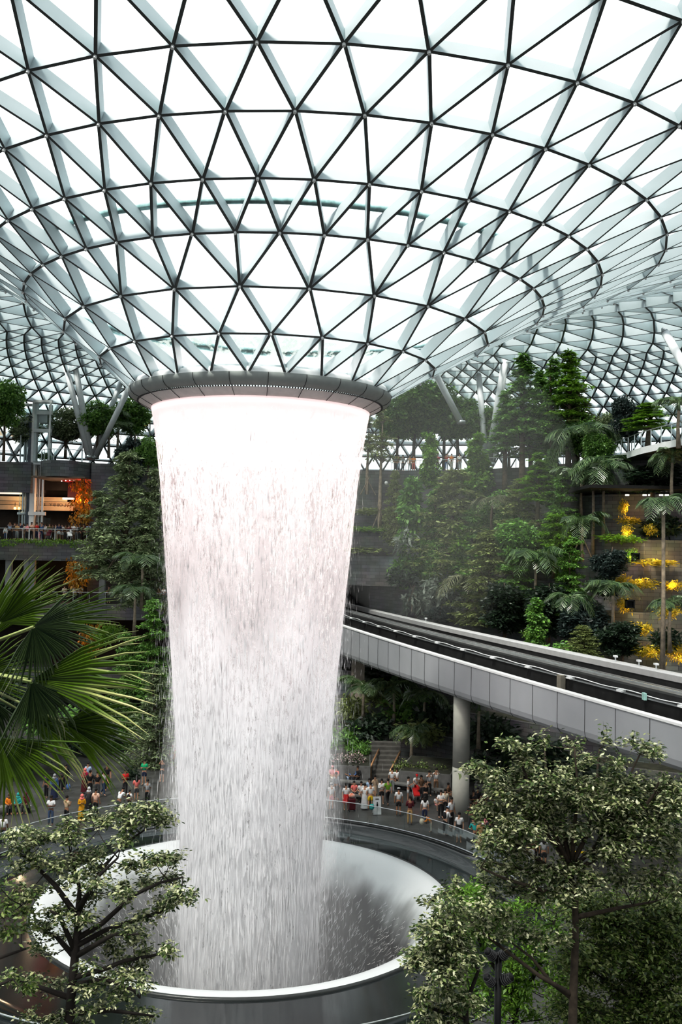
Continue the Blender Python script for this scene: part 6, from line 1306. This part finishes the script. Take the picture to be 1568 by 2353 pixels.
 (1088, 1880, 0, 'phone', (SH, 'black'), (TR, 'black'), HB, 'person in black standing right of the pale column', 1.70, 'skinB'),
 (1082, 1906, 340, 'phone', (SH, 'darkgrey'), (TR, 'darkgrey'), LH, 'dark clothed person holding a white phone right of the pale column', 1.62, 'skinB'),
 (1030, 1842, 60, 'sit', (SH, 'brown'), (TR, 'brown'), HB, 'person in brown sitting against the left side of the pale column', 1.66, 'skinB'),
 (1003, 1860, 20, 'sit', (SH, 'white'), (SO, 'pink'), LH, 'child in white crouching in the crowd left of the column', 1.20, 'skinA'),
 (799, 1799, 20, 'sit', (SH, 'maroon'), (TR, 'palejeans'), HB, 'person in dark red shirt and pale jeans sitting on the planter bench', 1.70, 'skinB'),
 (811, 1800, 350, 'sit', (LS, 'blue'), (TR, 'black'), HB, 'person in denim jacket sitting on the planter bench', 1.72, 'skinB'),
 (822, 1801, 330, 'sit', (LS, 'black'), (TR, 'black'), HB, 'person all in black sitting on the planter bench', 1.70, 'skinB'),
 (763, 1800, 20, 'sit', (SH, 'pink'), (TR, 'cream'), ('cap', 'pink'), 'person in pink cap and white trousers sitting at the water end of the planter bench', 1.70, 'skinA'),
 (773, 1801, 330, 'sit', (SH, 'coral'), (SO, 'palegrey'), LH, 'person in coral reaching out on the bench beside the pink cap', 1.60, 'skinA'),
 (830, 1838, 0, 'sit', (SH, 'white'), (SK, 'palegrey'), HB, 'person in striped white shirt sitting in the middle of the crowd', 1.64, 'skinA'),
 (849, 1830, 350, 'sit', (SH, 'lightblue'), (SO, 'navy'), LH, 'person in pale floral top sitting behind the yellow shorts', 1.62, 'skinA'),
 (814, 1836, 10, 'sit', (SH, 'coral'), (TR, 'black'), HB, 'person in coral patterned top sitting behind the maroon suitcase', 1.60, 'skinA'),
 (1186, 2330, 200, 'bend', (SH, 'maroon'), (TR, 'grey'), HB, 'person in striped dark top glimpsed between the lower right leaves', 1.68, 'skinB'),
 (1300, 2330, 300, 'stand', (SH, 'teal'), (TR, 'black'), HB, 'person in teal glimpsed beside the right tree trunk', 1.66, 'skinB'),
 (1222, 1990, 170, 'stand', (SH, 'maroon'), (TR, 'grey'), HB, 'person in maroon glimpsed through the crown of the right tree', 1.70, 'skinB'),
 (1236, 1985, 190, 'stand', (LS, 'darkgrey'), (TR, 'black'), HB, 'dark person glimpsed through the crown of the right tree', 1.72, 'skinB'),
 (1250, 1995, 180, 'stand', (SH, 'grey'), (SO, 'black'), LH, 'person in grey glimpsed through the crown of the right tree', 1.62, 'skinB'),
]
for px, py, yaw, ps, tp_, bt, hr, lb, hh, sk_, *ex in G:
    person(on_z(px, py, 0.03), yaw, ps, tp_, bt, hr, lb, hh, sk_, extra=(ex[0] if ex else None))
L4 = [(12, 'stand', 'white', 'jeans', 'child in white at the left end of the terrace crowd', 1.25), (22, 'photo', 'lightblue', 'black', 'person in pale blue raising a phone at the left of the terrace crowd', 1.70), (33, 'stand', 'black', 'darkgrey', 'person in black right of the raised phone on the terrace', 1.70), (39, 'phone', 'tan', 'grey', 'person in tan on the terrace between two dark ones', 1.62), (46, 'stand', 'navy', 'darkgrey', 'person in navy on the terrace left of the lift shaft', 1.72), (53, 'stand', 'white', 'beige', 'person in white bolero and khaki on the terrace', 1.60), (62, 'phone', 'pink', 'black', 'person in pink top and black skirt on the terrace', 1.60),
      (72, 'phone', 'peach', 'black', 'person in pale pink shirt below the lift post', 1.74), (84, 'phone', 'red', 'navy', 'person in bright red shirt on the terrace', 1.72), (90, 'stand', 'pink', 'pink', 'small child in pink in front of the red shirt', 0.95), (95, 'photo', 'blue', 'navy', 'person in blue photographing right of the red shirt', 1.74), (104, 'stand', 'white', 'white', 'person with long hair in white on the terrace', 1.62), (113, 'stand', 'olive', 'grey', 'person in olive behind the terrace stroller', 1.66), (121, 'stand', 'darkgrey', 'black', 'person in dark grey left of the cream dress', 1.60), (127, 'stand', 'cream', 'cream', 'person in long cream dress on the terrace', 1.62), (135, 'stand', 'navy', 'white', 'person in navy shirt and white shorts on the terrace', 1.74), (142, 'phone', 'palegrey', 'white', 'person in pale top carrying a black bag on the terrace', 1.62), (150, 'stand', 'brown', 'darkgrey', 'person in brown back in the terrace crowd', 1.60), (158, 'stand', 'maroon', 'black', 'person in maroon near the white stroller on the terrace', 1.58), (168, 'phone', 'white', 'beige', 'person in white shirt and khaki shorts on the terrace', 1.70), (176, 'stand', 'grey', 'grey', 'person in grey right of the white shirt on the terrace', 1.62), (183, 'stand', 'black', 'black', 'person in black with bare arms on the terrace', 1.64), (192, 'stand', 'maroon', 'black', 'person in dark red and black on the terrace', 1.66), (203, 'folded', 'lightblue', 'navy', 'person in light blue shirt at the right end of the terrace crowd', 1.72)]
for i, (px, ps, tc_, bc, lb, hh) in enumerate(L4):
    p = at(px, 1236, 91.0 + 0.35 * (i % 3)); p.z = 16.52
    person(p, rnd.uniform(-40, 40), ps, (SH if i % 3 else LS, tc_), (TR if bc not in ('beige', 'white', 'cream', 'pink') else (LK if 'dress' in lb or bc == 'pink' else SO), bc), LH if 'long hair' in lb or i % 4 == 1 else HB, lb, hh, 'skinB' if i % 2 else 'skinA')
for px, z, Y_, tc_, lb in ((150, 10.52, 90.6, 'cream', 'person in cream shirt on the balcony below the crowd'), (174, 10.52, 90.9, 'white', 'person in white shirt on the balcony, left of the white pair'), (187, 10.52, 91.0, 'white', 'person in white shirt on the balcony, right of the white pair'), (252, 10.52, 91.6, 'black', 'person in black on the balcony right of the white pair'), (341, 10.52, 91.8, 'lightblue', 'person in light blue leaning by the water on the balcony'), (366, 10.52, 91.8, 'brown', 'person in brown at the balcony beside the water'), (378, 10.52, 92, 'white', 'person in white at the balcony nearest the water'),
                           (180, 4.62, 89.6, 'orange', 'person in orange under the lowest golden vine'), (190, 4.62, 89.9, 'coral', 'person in coral with raised arm under the lowest golden vine')):
    p = at(px, 1300, Y_); p.z = z; person(p, rnd.uniform(-30, 30), 'photo' if 'raised' in lb else 'phone', (SH, tc_), (TR, 'darkgrey'), HB, lb, 1.68, 'skinA')
for px, tc_, bc, lb in ((909, 'darkgrey', 'black', 'person in dark top at the left end of the top deck railing'), (916, 'maroon', 'palejeans', 'person in maroon and jeans on the top deck'), (926, 'grey', 'black', 'person in grey on the top deck left of the leafy pillar'), (942, 'beige', 'grey', 'person in beige on the top deck'), (951, 'orange', 'coral', 'person in orange at the top deck beside the leafy pillar'), (1006, 'crimson', 'maroon', 'person in crimson right of the leafy pillar on the top deck'), (1026, 'red', 'blue', 'person in red top and blue jeans on the top deck'), (1038, 'orange', 'cream', 'person in cream carrying something orange on the top deck'), (1056, 'white', 'grey', 'person in white at the right of the top deck group')):
    p = at(px, 1074, 96.9 - max(0, px - 950) * 0.028); p.z = 24.42; person(p, rnd.uniform(-30, 30), 'photo' if tc_ == 'red' else 'stand', (SH, tc_), (TR, bc), HB, lb, 1.68, 'skinA')

# things people brought
def wheels(b, x, y, r_=0.05, w=0.03): b.tube([(x - w, y, r_), (x + w, y, r_)], r_, 10)
p = on_z(808, 1864, 0.02); e = empty('suitcase', p, 0.3); tag(e, 'dark red upright suitcase beside the red skirt', 'suitcase')
b = MB(); b.box((0, 0, .45), (.48, .30, .70)); o = b.build('shell', mat('suitcase_red', (.10, .008, .014), .35), e); md = o.modifiers.new('bevel', 'BEVEL'); md.width = 0.06; md.segments = 3
b = MB()
for x in (-.18, .18):
    for y in (-.1, .1): wheels(b, x, y)
b.build('wheels', M_blk, e); MB().tube([(-.12, .05, .8), (-.12, .05, 1.05), (.12, .05, 1.05), (.12, .05, .8)], .015, 6).build('handle', M_rail, e)
p2 = p + Vector((0, 0, .83)); e = empty('plastic_bag', p2); tag(e, 'white and orange plastic bag on top of the dark red suitcase', 'bag'); MB().ball((0, 0, .14), .2, 8, sc=(1.1, .8, .7)).build('bag', mat('bag_white', (.8, .72, .68), .5, c2=(.75, .2, .08), scale=5), e, True); MB().tube([(-.1, 0, .22), (0, 0, .36), (.1, 0, .22)], .014, 5).build('handle', M_white, e)
def stroller(loc, rz, c, label):
    e = empty('stroller', loc, rz); tag(e, label, 'stroller'); b = MB()
    for x in (-.22, .22): b.tube([(x, -.4, .12), (x, 0, .6), (x, .45, 1.0)], .018, 6).tube([(x, .3, .12), (x, -.05, .62)], .018, 6)
    b.tube([(-.22, .45, 1.0), (.22, .45, 1.0)], .02, 6); b.build('frame', M_rail, e, True)
    MB().hexa([(-.2, -.3, .42), (.2, -.3, .42), (.2, .12, .42), (-.2, .12, .42), (-.2, -.3, .5), (.2, -.3, .5), (.2, .2, .85), (-.2, .2, .85)]).build('seat', cm(c), e)
    MB().lathe([(.3, 0), (.26, .14), (.15, .24), (.01, .28)], (0, .12), 12, R(0), R(180)).build('hood', cm(c), e, True, (0, 0, .78))
    for x, y in ((-.22, -.4), (.22, -.4), (-.22, .3), (.22, .3)): b = MB(); wheels(b, x, y, .12); b.build('wheel', M_blk, e)
stroller(on_z(956, 1842, .02), 0.2, 'red', 'red stroller pushed by the person in the red cap')
p = at(160, 1236, 90.5); p.z = 16.52; stroller(p, 0.5, 'white', 'white stroller in the terrace crowd'); p = at(112, 1236, 90.5); p.z = 16.52; stroller(p, 0.1, 'maroon', 'dark stroller behind the terrace railing near the cream dress')
p = on_z(866, 1870, .02); e = empty('floor_sign', p, 0.15); tag(e, 'pale folding floor sign with a small black figure behind the right railing', 'sign'); M_sg = mat('sign_pale', (.55, .57, .58), .5)
for s in (-1, 1):
    MB().hexa([(-.25, s * .2 - .012, 0), (.25, s * .2 - .012, 0), (.25, s * .2 + .012, 0), (-.25, s * .2 + .012, 0), (-.24, s * .03 - .012, 1.05), (.24, s * .03 - .012, 1.05), (.24, s * .03 + .012, 1.05), (-.24, s * .03 + .012, 1.05)]).build('board', M_sg, e)
b = MB(); b.ball((0, -.125, .72), .04, 6, sc=(1, .3, 1)); b.box((0, -.145, .58), (.09, .01, .18)); b.box((0, -.075, .92), (.22, .012, .05)); b.build('pictogram', M_blk, e)
for px, py, z, c, lb in ((157, 1800, .45, 'blue', 'bright blue plastic bag held under the palm leaves'), (868, 1832, .55, 'yellow', 'yellow bag hanging beside the white blouse'), (855, 1846, .6, 'teal', 'teal bag hanging by the yellow shorts'), (970, 1880, .5, 'cream', 'cream tote carried by the long haired person')):
    p = on_z(px, py + 8, z); e = empty('handbag', p); tag(e, lb, 'bag'); MB().ball((0, 0, 0), .17, 8, sc=(.9, .5, 1.1)).build('pouch', cm(c), e, True); MB().tube([(-.1, 0, .14), (0, 0, .36), (.1, 0, .14)], .012, 5).build('strap', cm(c), e)
for px, x2 in ((1290, 1380), (1395, 1440)):
    a = on_z(px, 1955, .9); b_ = on_z(x2, 1962, .9); e = empty('barrier', a); tag(e, 'yellow topped barrier glimpsed through the right tree, %s piece' % ('left' if px < 1300 else 'right'), 'barrier')
    MB().tube([(0, 0, 0), b_ - a], .06, 6).build('top_bar', cm('yellow'), e)
    for t in (.05, .95): MB().tube([(b_ - a) * t, (b_ - a) * t - Vector((0, 0, .9))], .03, 6).build('post', M_blk, e)

# ------------------------------------------------------------------ spray hanging in the air
def mist(name, label, c, r_, dens, col_=(1, 1, 1)):
    if name + '_volume' not in MATS:
        m, nt, out = new_mat(name + '_volume'); v = nt.nodes.new('ShaderNodeVolumeScatter'); v.inputs['Color'].default_value = rgba(col_); v.inputs['Density'].default_value = dens; nt.links.new(v.outputs[0], out.inputs['Volume']); MATS[name + '_volume'] = m
    b = MB().ball((0, 0, 0), 1.0, 20); b.v = [(x * r_[0], y * r_[1], z * r_[2]) for x, y, z in b.v]
    o = b.build(name, MATS[name + '_volume'], None, True, c); tag(o, label, 'mist', kind='stuff'); return o
mist('drifting_spray', 'veil of spray drifting right of the waterfall in front of the hillside', at(1020, 1120, 79), (11.5, 6.5, 12.5), 0.014)
mist('bowl_spray', 'bright spray boiling up around the foot of the waterfall', (BX, BY, -2.6), (7.2, 7.2, 4.6), 0.028)
mist('falling_spray', 'soft white spray wrapping the lower half of the waterfall', (AX, AY, 5.5), (4.5, 4.5, 11.5), 0.05)
